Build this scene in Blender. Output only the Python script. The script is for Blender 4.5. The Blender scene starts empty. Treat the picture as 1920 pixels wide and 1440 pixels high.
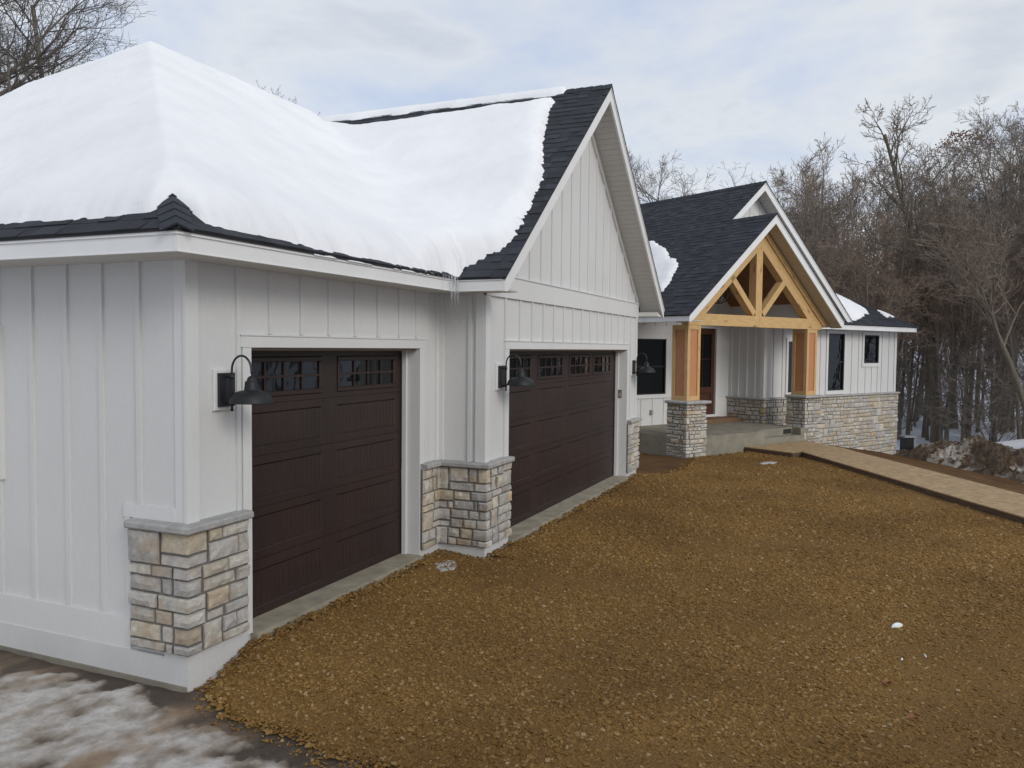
import bpy, math, random
import numpy as np
from mathutils import Vector, Matrix, noise
random.seed(7); rng=np.random.default_rng(7)
S=bpy.context.scene; COL=S.collection
V=Vector
# ------------------------------------------------------------------ materials
def newmat(name):
    m=bpy.data.materials.new(name); m.use_nodes=True
    nt=m.node_tree; b=nt.nodes['Principled BSDF']; return m,nt,b
def N(nt,t,**k):
    n=nt.nodes.new(t)
    for a,v in k.items():
        if a in n.inputs: n.inputs[a].default_value=v
        else: setattr(n,a,v)
    return n
def L(nt,a,ao,b,bi): nt.links.new(a.outputs[ao],b.inputs[bi])
def coords(nt,scale=(1,1,1),kind='Object',rot=(0,0,0)):
    c=N(nt,'ShaderNodeTexCoord'); m=N(nt,'ShaderNodeMapping'); m.inputs['Scale'].default_value=scale
    m.inputs['Rotation'].default_value=rot
    L(nt,c,kind,m,'Vector'); return m
def noise_n(nt,vec,scale,detail=6,rough=.6):
    n=N(nt,'ShaderNodeTexNoise'); n.inputs['Scale'].default_value=scale; n.inputs['Detail'].default_value=detail
    n.inputs['Roughness'].default_value=rough
    if vec is not None: L(nt,vec,'Vector' if 'Vector' in vec.outputs else 0,n,'Vector')
    return n
def ramp(nt,src,out,stops):
    r=N(nt,'ShaderNodeValToRGB'); e=r.color_ramp.elements
    while len(e)<len(stops): e.new(.5)
    for i,(p,c) in enumerate(stops): e[i].position=p; e[i].color=(*c,1) if len(c)==3 else c
    L(nt,src,out,r,'Fac'); return r
def mixc(nt,fac,a,b,mode='MIX'):
    m=N(nt,'ShaderNodeMix',data_type='RGBA',blend_type=mode)
    for s,i in ((fac,0),(a,6),(b,7)):
        if isinstance(s,(int,float)): m.inputs[i].default_value=s
        elif isinstance(s,tuple) and len(s)==3: m.inputs[i].default_value=(*s,1)
        elif isinstance(s,tuple): nt.links.new(s[0].outputs[s[1]],m.inputs[i])
        else: nt.links.new(s.outputs[0],m.inputs[i])
    return m
def bump(nt,b,srcs,dist=.01,strength=1.):
    prev=None
    for (s,o,d) in srcs:
        bp=N(nt,'ShaderNodeBump'); bp.inputs['Strength'].default_value=strength; bp.inputs['Distance'].default_value=d
        L(nt,s,o,bp,'Height')
        if prev: L(nt,prev,'Normal',bp,'Normal')
        prev=bp
    L(nt,prev,'Normal',b,'Normal')
M={}
def paint(name,col,stretch=(7,7,.6),bs=14,bd=.0025,rough=.6,dirt=.06):
    m,nt,b=newmat(name); b.inputs['Roughness'].default_value=rough
    b.inputs['Specular IOR Level'].default_value=.3
    c=coords(nt,stretch); n=noise_n(nt,c,bs,5,.65)
    c2=coords(nt); n2=noise_n(nt,c2,.9,4,.6)
    lo=tuple(x*(1-dirt) for x in col)
    r=ramp(nt,n2,'Fac',[(.3,lo),(.75,col)])
    r2=ramp(nt,n,'Fac',[(.3,(.94,.94,.94)),(.7,(1,1,1))])
    mx=mixc(nt,1.,(r,0),(r2,0),'MULTIPLY')
    L(nt,mx,2,b,'Base Color'); bump(nt,b,[(n,'Fac',bd)])
    M[name]=m
paint('siding',(.67,.67,.655))
paint('trim',(.70,.70,.685),bd=.0012)
paint('metal_trim',(.78,.78,.765),stretch=(1,1,1),bs=3,bd=.0004,rough=.42,dirt=.03)
paint('soffit',(.62,.61,.58),stretch=(1,1,1),bs=3,bd=.0004,rough=.5,dirt=.05)
paint('soffit_tan',(.50,.44,.34),stretch=(1,1,1),bs=3,bd=.0004,rough=.5,dirt=.05)
paint('foundation_paint',(.68,.68,.66),stretch=(1,1,1),bs=30,bd=.0015,rough=.7,dirt=.18)
def attrcol(nt,name='Col'):
    a=N(nt,'ShaderNodeAttribute'); a.attribute_name=name; return a
def shingle():
    m,nt,b=newmat('shingle'); a=attrcol(nt); c=coords(nt)
    n=noise_n(nt,c,260,2,.6); n2=noise_n(nt,c,2.2,4,.6)
    r=ramp(nt,n,'Fac',[(.25,(.55,.55,.56)),(.75,(1.45,1.45,1.5))])
    r2=ramp(nt,n2,'Fac',[(.3,(.8,.8,.8)),(.7,(1.15,1.15,1.15))])
    x=mixc(nt,1.,(a,0),(r,0),'MULTIPLY'); x=mixc(nt,1.,(x,2),(r2,0),'MULTIPLY')
    L(nt,x,2,b,'Base Color'); b.inputs['Roughness'].default_value=.85; b.inputs['Specular IOR Level'].default_value=.35
    bump(nt,b,[(n,'Fac',.003)]); M['shingle']=m
shingle()
def snow(name,lo=(.76,.765,.78),hi=(.83,.835,.845),fine=9):
    m,nt,b=newmat(name); c=coords(nt)
    n=noise_n(nt,c,1.3,5,.55); n2=noise_n(nt,c,fine,6,.7); n3=noise_n(nt,c,70,3,.6)
    r=ramp(nt,n,'Fac',[(.3,lo),(.65,hi)])
    L(nt,r,0,b,'Base Color'); b.inputs['Roughness'].default_value=.9; b.inputs['Specular IOR Level'].default_value=.1
    b.inputs['Subsurface Weight'].default_value=.0
    bump(nt,b,[(n2,'Fac',.009),(n3,'Fac',.004)],strength=.6); M[name]=m
snow('roof_snow_mat'); snow('snow_mat',(.50,.54,.62),(.66,.69,.76),3)
def stonemat(name,dark=1.0):
    m,nt,b=newmat(name); a=attrcol(nt); c=coords(nt)
    n=noise_n(nt,c,16,8,.7); n2=noise_n(nt,c,60,5,.65); n3=noise_n(nt,c,5,3,.5)
    r=ramp(nt,n,'Fac',[(.25,(.62*dark,.62*dark,.63*dark)),(.75,(1.2*dark,1.19*dark,1.16*dark))])
    x=mixc(nt,1.,(a,0),(r,0),'MULTIPLY')
    f=ramp(nt,n3,'Fac',[(.50,(0,0,0)),(.72,(.55,.55,.55))])
    y=mixc(nt,(f,0),(x,2),(.42,.30,.17))
    L(nt,y,2,b,'Base Color'); b.inputs['Roughness'].default_value=.9; b.inputs['Specular IOR Level'].default_value=.2
    bump(nt,b,[(n,'Fac',.016),(n2,'Fac',.005)]); M[name]=m
stonemat('stone'); 
def simple(name,col,rough=.6,metal=0,spec=.5,bs=0,bd=.002,var=.12,scale=(1,1,1),ns=8):
    m,nt,b=newmat(name); c=coords(nt,scale); n=noise_n(nt,c,ns,6,.65)
    r=ramp(nt,n,'Fac',[(.28,tuple(x*(1-var) for x in col)),(.72,tuple(x*(1+var) for x in col))])
    L(nt,r,0,b,'Base Color'); b.inputs['Roughness'].default_value=rough; b.inputs['Metallic'].default_value=metal
    b.inputs['Specular IOR Level'].default_value=spec
    if bs: 
        n2=noise_n(nt,c,bs,5,.65); bump(nt,b,[(n2,'Fac',bd)])
    M[name]=m
simple('mortar',(.17,.165,.155),.95,bs=80,bd=.004)
simple('cap_stone',(.36,.355,.34),.9,bs=25,bd=.012,var=.22)
simple('concrete',(.23,.21,.165),.85,bs=40,bd=.003,var=.25,ns=3)
simple('concrete_light',(.30,.265,.20),.85,bs=40,bd=.003,var=.35,ns=4)
simple('lamp_metal',(.011,.013,.014),.5,0,.35,bs=200,bd=.0003)
simple('black_metal',(.012,.013,.015),.4)
simple('window_frame_mat',(.010,.010,.012),.4)
simple('box_cover',(.30,.32,.33),.5)
simple('dark_panel_mat',(.02,.02,.02),.8)
simple('light_plastic',(.75,.80,.82),.5)
simple('frost',(.40,.385,.36),.8,bs=60,bd=.006,var=.35,ns=30)
simple('leaf_mat',(.30,.13,.06),.8)
simple('bark_pale',(.15,.125,.095),.95,bs=20,bd=.03,var=.35,scale=(1,1,.2))
simple('bark_dark',(.155,.135,.11),.95,bs=20,bd=.03,var=.35,scale=(1,1,.2))
simple('twig_dark',(.10,.085,.072),.95,var=.3,ns=.8)
simple('twig_grey',(.19,.16,.132),.95,var=.3,ns=.8)
simple('twig_brown',(.215,.172,.136),.95,var=.35,ns=.8)
simple('twig_red',(.235,.172,.128),.95,var=.35,ns=.8)
simple('dead_leaf',(.16,.065,.03),.9,var=.4)
simple('brown_jamb',(.20,.15,.10),.6)
simple('osb',(.34,.235,.125),.85,bs=60,bd=.002,var=.38,ns=9,scale=(1,1,1))
simple('board_edge',(.095,.055,.035),.85,bs=20,bd=.003,var=.4,scale=(1,1,6))
simple('mat_brown',(.17,.10,.055),.9,bs=60)
simple('interior_dark',(.02,.02,.02),.9)
def wood(name,c1,c2,sc=(2,22,2),knots=True,rough=.6):
    m,nt,b=newmat(name); c=coords(nt,sc,'UV'); n=noise_n(nt,c,2.2,6,.62); 
    r=ramp(nt,n,'Fac',[(.3,c1),(.7,c2)])
    out=(r,0)
    if knots:
        ck=coords(nt,(1.6,5.5,1),'UV'); v=N(nt,'ShaderNodeTexVoronoi'); v.inputs['Scale'].default_value=1.; v.inputs['Randomness'].default_value=1.; L(nt,ck,'Vector',v,'Vector')
        kr=ramp(nt,v,'Distance',[(.05,(.85,.85,.85)),(.17,(0,0,0))]); x=mixc(nt,(kr,0),out,(.13,.05,.02)); out=(x,2)
    nt.links.new(out[0].outputs[out[1]],b.inputs['Base Color']); b.inputs['Roughness'].default_value=rough; b.inputs['Specular IOR Level'].default_value=.3
    bump(nt,b,[(n,'Fac',.002)]); M[name]=m
wood('cedar',(.46,.285,.115),(.66,.455,.215))
wood('red_cedar',(.42,.185,.080),(.54,.26,.125),(2,30,2),False)
wood('plank_ceiling',(.16,.070,.03),(.27,.13,.055))
wood('door_wood',(.055,.022,.014),(.10,.040,.024),(2,30,2),False)
def garagemat():
    m,nt,b=newmat('garage_wood'); c=coords(nt,(38,38,1.6)); n=noise_n(nt,c,1.6,6,.7)
    c2=coords(nt); n2=noise_n(nt,c2,1.4,3,.5)
    r=ramp(nt,n,'Fac',[(.3,(.0175,.0105,.0088)),(.72,(.037,.0212,.0165))])
    r2=ramp(nt,n2,'Fac',[(.35,(.85,.85,.9)),(.7,(1.25,1.15,1.1))])
    x=mixc(nt,1.,(r,0),(r2,0),'MULTIPLY')
    L(nt,x,2,b,'Base Color'); b.inputs['Roughness'].default_value=.5; b.inputs['Specular IOR Level'].default_value=.4
    bump(nt,b,[(n,'Fac',.0015)]); M['garage_wood']=m
garagemat()
def glassmat(name,col=(.012,.014,.016),spec=.5,rough=.03):
    m,nt,b=newmat(name); b.inputs['Base Color'].default_value=(*col,1); b.inputs['Roughness'].default_value=rough
    b.inputs['Specular IOR Level'].default_value=spec; b.inputs['Coat Weight'].default_value=0; b.inputs['Coat Roughness'].default_value=.02
    c=coords(nt); n=noise_n(nt,c,2.5,2,.5); bump(nt,b,[(n,'Fac',.004)]); M[name]=m
glassmat('glass',(.006,.007,.008),.34); glassmat('glass_screen',(.008,.009,.010),.12,.3)
def icemat():
    m,nt,b=newmat('ice'); b.inputs['Base Color'].default_value=(.9,.93,.95,1); b.inputs['Roughness'].default_value=.08
    b.inputs['Transmission Weight'].default_value=.75; b.inputs['IOR'].default_value=1.31; M['ice']=m
icemat()
def gravelmat(name,obj_rand):
    m,nt,b=newmat(name); c=coords(nt,kind='Object'); 
    g=N(nt,'ShaderNodeNewGeometry'); 
    big=N(nt,'ShaderNodeTexNoise'); big.inputs['Scale'].default_value=.55; big.inputs['Detail'].default_value=5; L(nt,g,'Position',big,'Vector')
    r2=ramp(nt,big,'Fac',[(.34,(.82,.79,.76)),(.62,(1.12,1.10,1.08))])
    if obj_rand:
        o=N(nt,'ShaderNodeObjectInfo'); r=ramp(nt,o,'Random',[(0,(.132,.072,.022)),(.35,(.182,.103,.030)),(.75,(.220,.130,.041)),(.93,(.255,.165,.064)),(1,(.33,.245,.14))])
    else:
        v=N(nt,'ShaderNodeTexVoronoi'); v.inputs['Scale'].default_value=75; L(nt,g,'Position',v,'Vector')
        s=N(nt,'ShaderNodeSeparateColor'); L(nt,v,'Color',s,'Color')
        r=ramp(nt,s,'Red',[(0,(.158,.087,.027)),(.5,(.195,.110,.035)),(1,(.225,.135,.046))])
    x=mixc(nt,1.,(r,0),(r2,0),'MULTIPLY')
    L(nt,x,2,b,'Base Color'); b.inputs['Roughness'].default_value=.92; b.inputs['Specular IOR Level'].default_value=.2
    if not obj_rand:
        n=noise_n(nt,None,120,4,.7); L(nt,g,'Position',n,'Vector')
        bump(nt,b,[(v,'Distance',-.010),(n,'Fac',.006)])
    M[name]=m
gravelmat('gravel_stone',True); gravelmat('gravel_base',False)
def soilmat():
    m,nt,b=newmat('soil'); c=coords(nt); n=noise_n(nt,c,1.2,8,.65); n2=noise_n(nt,c,30,6,.7)
    r=ramp(nt,n,'Fac',[(.3,(.075,.040,.020)),(.55,(.125,.070,.033)),(.75,(.165,.098,.048))])
    L(nt,r,0,b,'Base Color'); b.inputs['Roughness'].default_value=.95; b.inputs['Specular IOR Level'].default_value=.1
    bump(nt,b,[(n,'Fac',.05),(n2,'Fac',.02)]); M['soil']=m
soilmat()
def icyground():
    # colour of each patch (crust, slush, mud) is stored on the mesh, the grain comes from here
    m,nt,b=newmat('dirty_ice'); a=attrcol(nt); c=coords(nt)
    n=noise_n(nt,c,9,10,.72); n3=noise_n(nt,c,48,6,.7)
    r=ramp(nt,n,'Fac',[(.3,(.62,.58,.54)),(.55,(1,1,1)),(.75,(1.18,1.18,1.18))])
    x=mixc(nt,1.,(a,0),(r,0),'MULTIPLY'); L(nt,x,2,b,'Base Color')
    rr=ramp(nt,n,'Fac',[(.3,(.35,.35,.35)),(.6,(.75,.75,.75))]); L(nt,rr,0,b,'Roughness')
    bump(nt,b,[(n,'Fac',.035),(n3,'Fac',.010)]); M['dirty_ice']=m
icyground()
def pilemat():
    m,nt,b=newmat('pile'); c=coords(nt); n=noise_n(nt,c,2.6,10,.7); n2=noise_n(nt,c,14,8,.7)
    r=ramp(nt,n,'Fac',[(.38,(.055,.033,.018)),(.46,(.13,.085,.050)),(.50,(.38,.32,.26)),(.62,(.68,.65,.60))])
    n4=noise_n(nt,c,.6,3,.5); f=ramp(nt,n4,'Fac',[(.46,(0,0,0)),(.56,(.92,.92,.92))])
    x=mixc(nt,(f,0),(r,0),(.085,.052,.028))
    L(nt,x,2,b,'Base Color'); b.inputs['Roughness'].default_value=.9
    bump(nt,b,[(n,'Fac',.12),(n2,'Fac',.05)]); M['pile']=m
pilemat()
# ------------------------------------------------------------------ mesh building
class MB:
    def __init__(s): s.v=[]; s.f=[]; s.c=[]; s.uv=[]
    def add(s,vs,fs,col=None,uvs=None):
        o=len(s.v); s.v+= [tuple(x) for x in vs]
        for i,f in enumerate(fs):
            s.f.append(tuple(o+j for j in f)); s.c.append(col)
            s.uv.append(uvs[i] if uvs else None)
    def build(s,name,mat,parent=None,smooth=False):
        me=bpy.data.meshes.new(name); me.from_pydata(s.v,[],s.f)
        if any(c is not None for c in s.c):
            a=me.color_attributes.new('Col','FLOAT_COLOR','CORNER'); arr=[]
            for f,c in zip(s.f,s.c):
                c=c or (1,1,1); arr+= [c[0],c[1],c[2],1.]*len(f)
            a.data.foreach_set('color',arr)
        if any(u is not None for u in s.uv):
            u=me.uv_layers.new(name='UVMap'); arr=[]
            for f,q in zip(s.f,s.uv):
                if q is None: q=[(0,0)]*len(f)
                for a_ in q: arr+= [a_[0],a_[1]]
            u.data.foreach_set('uv',arr)
        if smooth: me.polygons.foreach_set('use_smooth',[True]*len(me.polygons))
        me.materials.append(M[mat] if isinstance(mat,str) else mat); me.update()
        o=bpy.data.objects.new(name,me); COL.objects.link(o)
        if parent: 
            o.parent=parent; o.matrix_parent_inverse=Matrix.Translation(-tot(parent))
        return o
def tot(o):
    t=V(o.location)
    if o.parent: t=t+o.matrix_parent_inverse.translation+tot(o.parent)
    return t
def tag(o,label=None,cat=None,group=None,kind=None):
    for k,v in (('label',label),('category',cat),('group',group),('kind',kind)):
        if v: o[k]=v
    return o
def empty(name,loc,label,cat,group=None):
    o=bpy.data.objects.new(name,None); COL.objects.link(o); o.location=loc; o.empty_display_size=.2
    return tag(o,label,cat,group)
class Fr:                                   # wall frame: s along, d outward, z up
    def __init__(s,o,D,Nn): s.o=V((o[0],o[1],0)); s.D=V((*D,0)); s.N=V((*Nn,0))
    def P(s,a,d,z): return s.o+s.D*a+s.N*d+V((0,0,z))
BF=[(0,1,2,3),(7,6,5,4),(0,4,5,1),(1,5,6,2),(2,6,7,3),(3,7,4,0)]
def box(mb,fr,s0,s1,d0,d1,z0,z1,col=None,bev=0):
    if bev:
        bm_box(mb,fr,s0,s1,d0,d1,z0,z1,col,bev); return
    vs=[fr.P(s0,d0,z0),fr.P(s1,d0,z0),fr.P(s1,d1,z0),fr.P(s0,d1,z0),fr.P(s0,d0,z1),fr.P(s1,d0,z1),fr.P(s1,d1,z1),fr.P(s0,d1,z1)]
    ls,ld,lz=s1-s0,d1-d0,z1-z0; r=random.random()*7
    # uv: u along the longest edge
    def q(a,b): 
        return [(r,r),(r+a,r),(r+a,r+b),(r,r+b)] if a>=b else [(r,r),(r,r+a),(r+b,r+a),(r+b,r)]
    uv=[q(ls,ld),q(ls,ld),q(ls,lz)if 0 else None]
    def face(i):
        p=[vs[j] for j in BF[i]]; a=(p[1]-p[0]).length; b=(p[2]-p[1]).length
        return q(a,b)
    mb.add(vs,BF,col,[face(i) for i in range(6)])
def bm_box(mb,fr,s0,s1,d0,d1,z0,z1,col,b):
    # box with chamfered outer (d1) edges
    vs=[fr.P(s0,d0,z0),fr.P(s1,d0,z0),fr.P(s1,d0,z1),fr.P(s0,d0,z1),
        fr.P(s0,d1-b,z0),fr.P(s1,d1-b,z0),fr.P(s1,d1-b,z1),fr.P(s0,d1-b,z1),
        fr.P(s0+b,d1,z0+b),fr.P(s1-b,d1,z0+b),fr.P(s1-b,d1,z1-b),fr.P(s0+b,d1,z1-b)]
    fs=[(0,1,5,4),(1,2,6,5),(2,3,7,6),(3,0,4,7),(4,5,9,8),(5,6,10,9),(6,7,11,10),(7,4,8,11),(8,9,10,11)]
    mb.add(vs,fs,col)
def prism(mb,pts,vec,uvdir=None):           # extrude planar polygon pts (Vectors) by vec
    n=len(pts); a=[V(p) for p in pts]; b=[p+V(vec) for p in a]
    if uvdir is None: uvdir=(a[1]-a[0])
    ud=V(uvdir).normalized(); nn=V((0,0,0))
    for i in range(n): nn+=a[i].cross(a[(i+1)%n])
    nn.normalize(); vd=nn.cross(ud); r=random.random()*9
    def uv(p): return (p.dot(ud)+r,p.dot(vd)+r)
    fs=[tuple(range(n)),tuple(range(2*n-1,n-1,-1))]; us=[[uv(p) for p in a],[uv(p) for p in b[::-1]]]
    for i in range(n):
        j=(i+1)%n; fs.append((i,j,n+j,n+i))
        q=[a[i],a[j],b[j],b[i]]; e=(a[j]-a[i]); l=e.length
        w=V(vec).length; us.append([(r,r),(r+l,r),(r+l,r+w),(r,r+w)] if l>w else [(r,r),(r,r+l),(r+w,r+l),(r+w,r)])
    mb.add(a+b,fs,None,us)
def beam(mb,p0,p1,w,h,up=(0,0,1)):          # timber from p0 to p1, w across, h along up
    p0,p1=V(p0),V(p1); d=(p1-p0).normalized(); sd=d.cross(V(up)).normalized(); u=sd.cross(d).normalized()
    q=[p0-sd*w/2-u*h/2,p0+sd*w/2-u*h/2,p0+sd*w/2+u*h/2,p0-sd*w/2+u*h/2]
    n=(p1-p0); vs=q+[x+n for x in q]; l=n.length; r=random.random()*9
    fs=[(0,1,2,3),(7,6,5,4)]; us=[[(r,r)]*4,[(r,r)]*4]
    for i in range(4):
        j=(i+1)%4; fs.append((i,j,4+j,4+i)); ww=(q[j]-q[i]).length; us.append([(r,r+i),(r,r+i+ww),(r+l,r+i+ww),(r+l,r+i)])
    mb.add(vs,fs,None,us)
def tube(mb,pts,rad,sides=8,cap=True):
    pts=[V(p) for p in pts]; n=len(pts)
    if not hasattr(rad,'__len__'): rad=[rad]*n
    ref=V((0,0,1)) if abs((pts[-1]-pts[0]).normalized().z)<.9 else V((1,0,0))
    vs=[]
    for i,p in enumerate(pts):
        t=(pts[min(i+1,n-1)]-pts[max(i-1,0)]).normalized(); a=t.cross(ref)
        if a.length<1e-4: a=t.cross(V((0,1,0)))
        a.normalize(); b=t.cross(a)
        for k in range(sides):
            g=2*math.pi*k/sides; vs.append(p+(a*math.cos(g)+b*math.sin(g))*rad[i])
    fs=[(i*sides+k,i*sides+(k+1)%sides,(i+1)*sides+(k+1)%sides,(i+1)*sides+k) for i in range(n-1) for k in range(sides)]
    if cap: fs+= [tuple(range(sides))[::-1],tuple(range((n-1)*sides,n*sides))]
    mb.add(vs,fs)
def lathe(mb,c,prof,sides=32):
    c=V(c); vs=[]
    for r,z in prof:
        for k in range(sides):
            g=2*math.pi*k/sides; vs.append(c+V((r*math.cos(g),r*math.sin(g),z)))
    n=len(prof); mb.add(vs,[(i*sides+k,i*sides+(k+1)%sides,(i+1)*sides+(k+1)%sides,(i+1)*sides+k) for i in range(n-1) for k in range(sides)])
# ---------------------------------------------------------------- frames and key dimensions (metres)
GF1=Fr((0,0),(1,0),(0,-1)); GL=Fr((0,0),(0,1),(-1,0)); RET=Fr((3.88,0),(0,-1),(-1,0)); GF2=Fr((0,-.602),(1,0),(0,-1)); GR=Fr((10.717,-.602),(0,1),(1,0))
GR1=GF1
th=math.radians(30); E1=(math.cos(th),-math.sin(th)); E2=(math.sin(th),math.cos(th)); HO=V((13.12,-1.146,0))
def hx(p,q,z=0): return HO+V((E1[0]*p+E2[0]*q,E1[1]*p+E2[1]*q,z))
def HF(q): 
    o=hx(0,q); return Fr((o.x,o.y),E1,(-E2[0],-E2[1]))
def HS(p,out=-1):                              # wall of the house facing -e1 (out=-1); s runs along q
    o=hx(p,0); return Fr((o.x,o.y),E2,(out*E1[0],out*E1[1]))
ZB,ZT,ZS=2.97,3.12,2.99
house=empty('farmhouse',(5,3,0),'white board-and-batten house with dark roof, garage bays and timber porch','house')
# ---------------------------------------------------------------- walls
def wall(mb,fr,s0,s1,z0,z1,holes=(),d=0):
    xs=sorted({s0,s1}|{h[0] for h in holes}|{h[1] for h in holes}); zs=sorted({z0,z1}|{h[2] for h in holes}|{h[3] for h in holes})
    for a,b in zip(xs,xs[1:]):
        for c,e in zip(zs,zs[1:]):
            mx,mz=(a+b)/2,(c+e)/2
            if any(h[0]<mx<h[1] and h[2]<mz<h[3] for h in holes): continue
            mb.add([fr.P(a,d,c),fr.P(b,d,c),fr.P(b,d,e),fr.P(a,d,e)],[(0,1,2,3)])
def battens(mb,fr,xs,z0,z1,w=.045,t=.02):
    for i,x in enumerate(xs):
        a=z0(x) if callable(z0) else z0; b=z1(x) if callable(z1) else z1
        if b-a>.03: box(mb,fr,x-w/2,x+w/2,-.002,t,a,b)
T1=.026
w=MB()
# garage one, front
D1=(.672,3.415,-.3,2.336)
wall(w,GF1,0,3.88,-.3,ZS,[D1])
wall(w,GL,0,9,-.3,ZS)
wall(w,RET,0,.602,-.3,ZS)
D2=(4.541,10.01,-.3,2.336)
wall(w,GF2,3.88,10.717,-.3,ZS,[D2])
wall(w,GR,0,9,-.3,ZS)
ga=lambda x: 3.12+.815*(min(x,14.6-x)-3.447)-.17   # gable underside
w.add([GF2.P(3.88,0,ZS),GF2.P(10.717,0,ZS),GF2.P(10.717,0,ga(10.717)),GF2.P(7.3,0,ga(7.3)),GF2.P(3.88,0,ga(3.88))],[(0,1,2,3,4)])
battens(w,GF1,[.12+.0,],1.03,ZS-.005,.0,.0) if 0 else None
battens(w,GF1,[.534],1.03,ZS); battens(w,GF1,[.92,1.336,1.743,2.168,2.578,2.997,3.36],2.45,ZS)
battens(w,GF1,[3.66],1.03,ZS,.01,.006)
battens(w,GL,[.458,],1.135,ZS); battens(w,GL,[.848,1.234,1.633],.25,ZS); battens(w,GL,[2.43,2.82,3.2,3.6,4.,4.4,4.8,5.2],.25,ZS)
battens(w,GL,[2.04],.25,1.32);battens(w,GL,[2.04],2.40,ZS)
battens(w,RET,[.42],1.03,ZS)
g2=[4.49,4.90,5.31,5.72,6.13,6.54,6.95,7.36,7.77,8.18,8.59,9.0,9.41,9.82,10.23]
battens(w,GF2,[x for x in g2 if 4.5<x<10.1],2.45,ZB-.02); battens(w,GF2,[4.44],1.03,ZB-.02); battens(w,GF2,[10.26],1.03,ZB-.02)
g3=[4.4+.405*i for i in range(16)]
battens(w,GF2,[x for x in g3],3.215,lambda x: ga(x)-.02)
tg=tag(w.build('siding_wall','siding',house),'white-grey board-and-batten walls of the garage wing')
w=MB()
# corner boards, horizontal trims, door casings (butted / proud by 2-3 mm)
box(w,GF1,-.026,.10,-.0,T1,1.03,ZS); box(w,GL,-.0,.10,0,.012,1.03,ZS)
box(w,RET,.50,.602+.026,0,T1,1.03,ZS); box(w,GF2,3.88-.0,3.98,0,T1+.001,1.03,ZB-.02)
box(w,GF1,3.80,3.88,0,T1,1.03,ZS); box(w,RET,.0,.08,0,T1-.002,1.03,ZS)
box(w,GF2,10.617,10.717,0,T1,1.03,ZB-.02)
box(w,GF2,3.854,10.743,-.001,T1+.006,ZB-.018,3.205)       # frieze band of the gable
box(w,GF2,3.854,10.743,.0,.045,3.205,3.222)
for (a,b,z0,z1),fr in ((D1,GF1),(D2,GF2)):
    box(w,fr,a-.10,a,-.21,.024,.0,2.336); box(w,fr,b,b+.10,-.21,.024,.0,2.336)
    box(w,fr,a-.12,b+.12,-.21,.027,2.338,2.432); box(w,fr,a-.13,b+.13,.0,.036,2.432,2.445)
box(w,GL,.555,9,0,.028,.0,.25); box(w,GL,.555,.60,0,.021,.25,1.033); box(w,GL,.1,.62,0,.022,1.035,1.135)
# utility/window surround far left
box(w,GL,1.985,2.08,0,.034,1.32,2.40); box(w,GL,1.985,3.1,0,.035,2.40,2.50) ; box(w,GL,1.985,3.1,0,.035,1.22,1.32)
# rake trims under the gable soffit
for sgn in (1,-1):
    xs0=7.3-sgn*3.45; 
    pts=[GF2.P(7.3,0.002,ga(7.3)+.01),GF2.P(xs0,0.002,ga(7.3-3.45)+.01),GF2.P(xs0,0.002,ga(7.3-3.45)-.13),GF2.P(7.3,0.002,ga(7.3)-.13)]
    prism(w,pts,GF2.N*(.026 if sgn>0 else .0265))
w.build('corner_trim','trim',house)
# foundation band
w=MB(); box(w,GL,-.03,9,-.2,.035,-.30,.012); w.build('foundation','foundation_paint',house); w=MB(); box(w,GF1,-.034,.60,-.2,.034,-.30,.058); w.build('foundation','foundation_paint',house); w=MB(); box(w,GF1,3.42,3.88,-.2,.034,-.30,.058)
box(w,RET,.034,.602,-.2,.036,-.30,.056); box(w,GF2,3.846,4.53,-.1,.034,-.30,.057); w.build('foundation','foundation_paint',house); w=MB(); box(w,GF2,10.02,10.74,-.2,.034,-.30,.057)
w.build('foundation','foundation_paint',house)
w=MB(); box(w,GL,-.02,9,-.2,.05,-.32,-.185); w.build('footing','concrete',house)
w=MB(); box(w,GF1,.675,3.41,-.5,.07,-.25,.0); w.build('door_sill','concrete_light',house)
w=MB(); box(w,GF2,4.545,10.0,-.5,.085,-.25,.0); w.build('door_sill','concrete_light',house)
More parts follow.
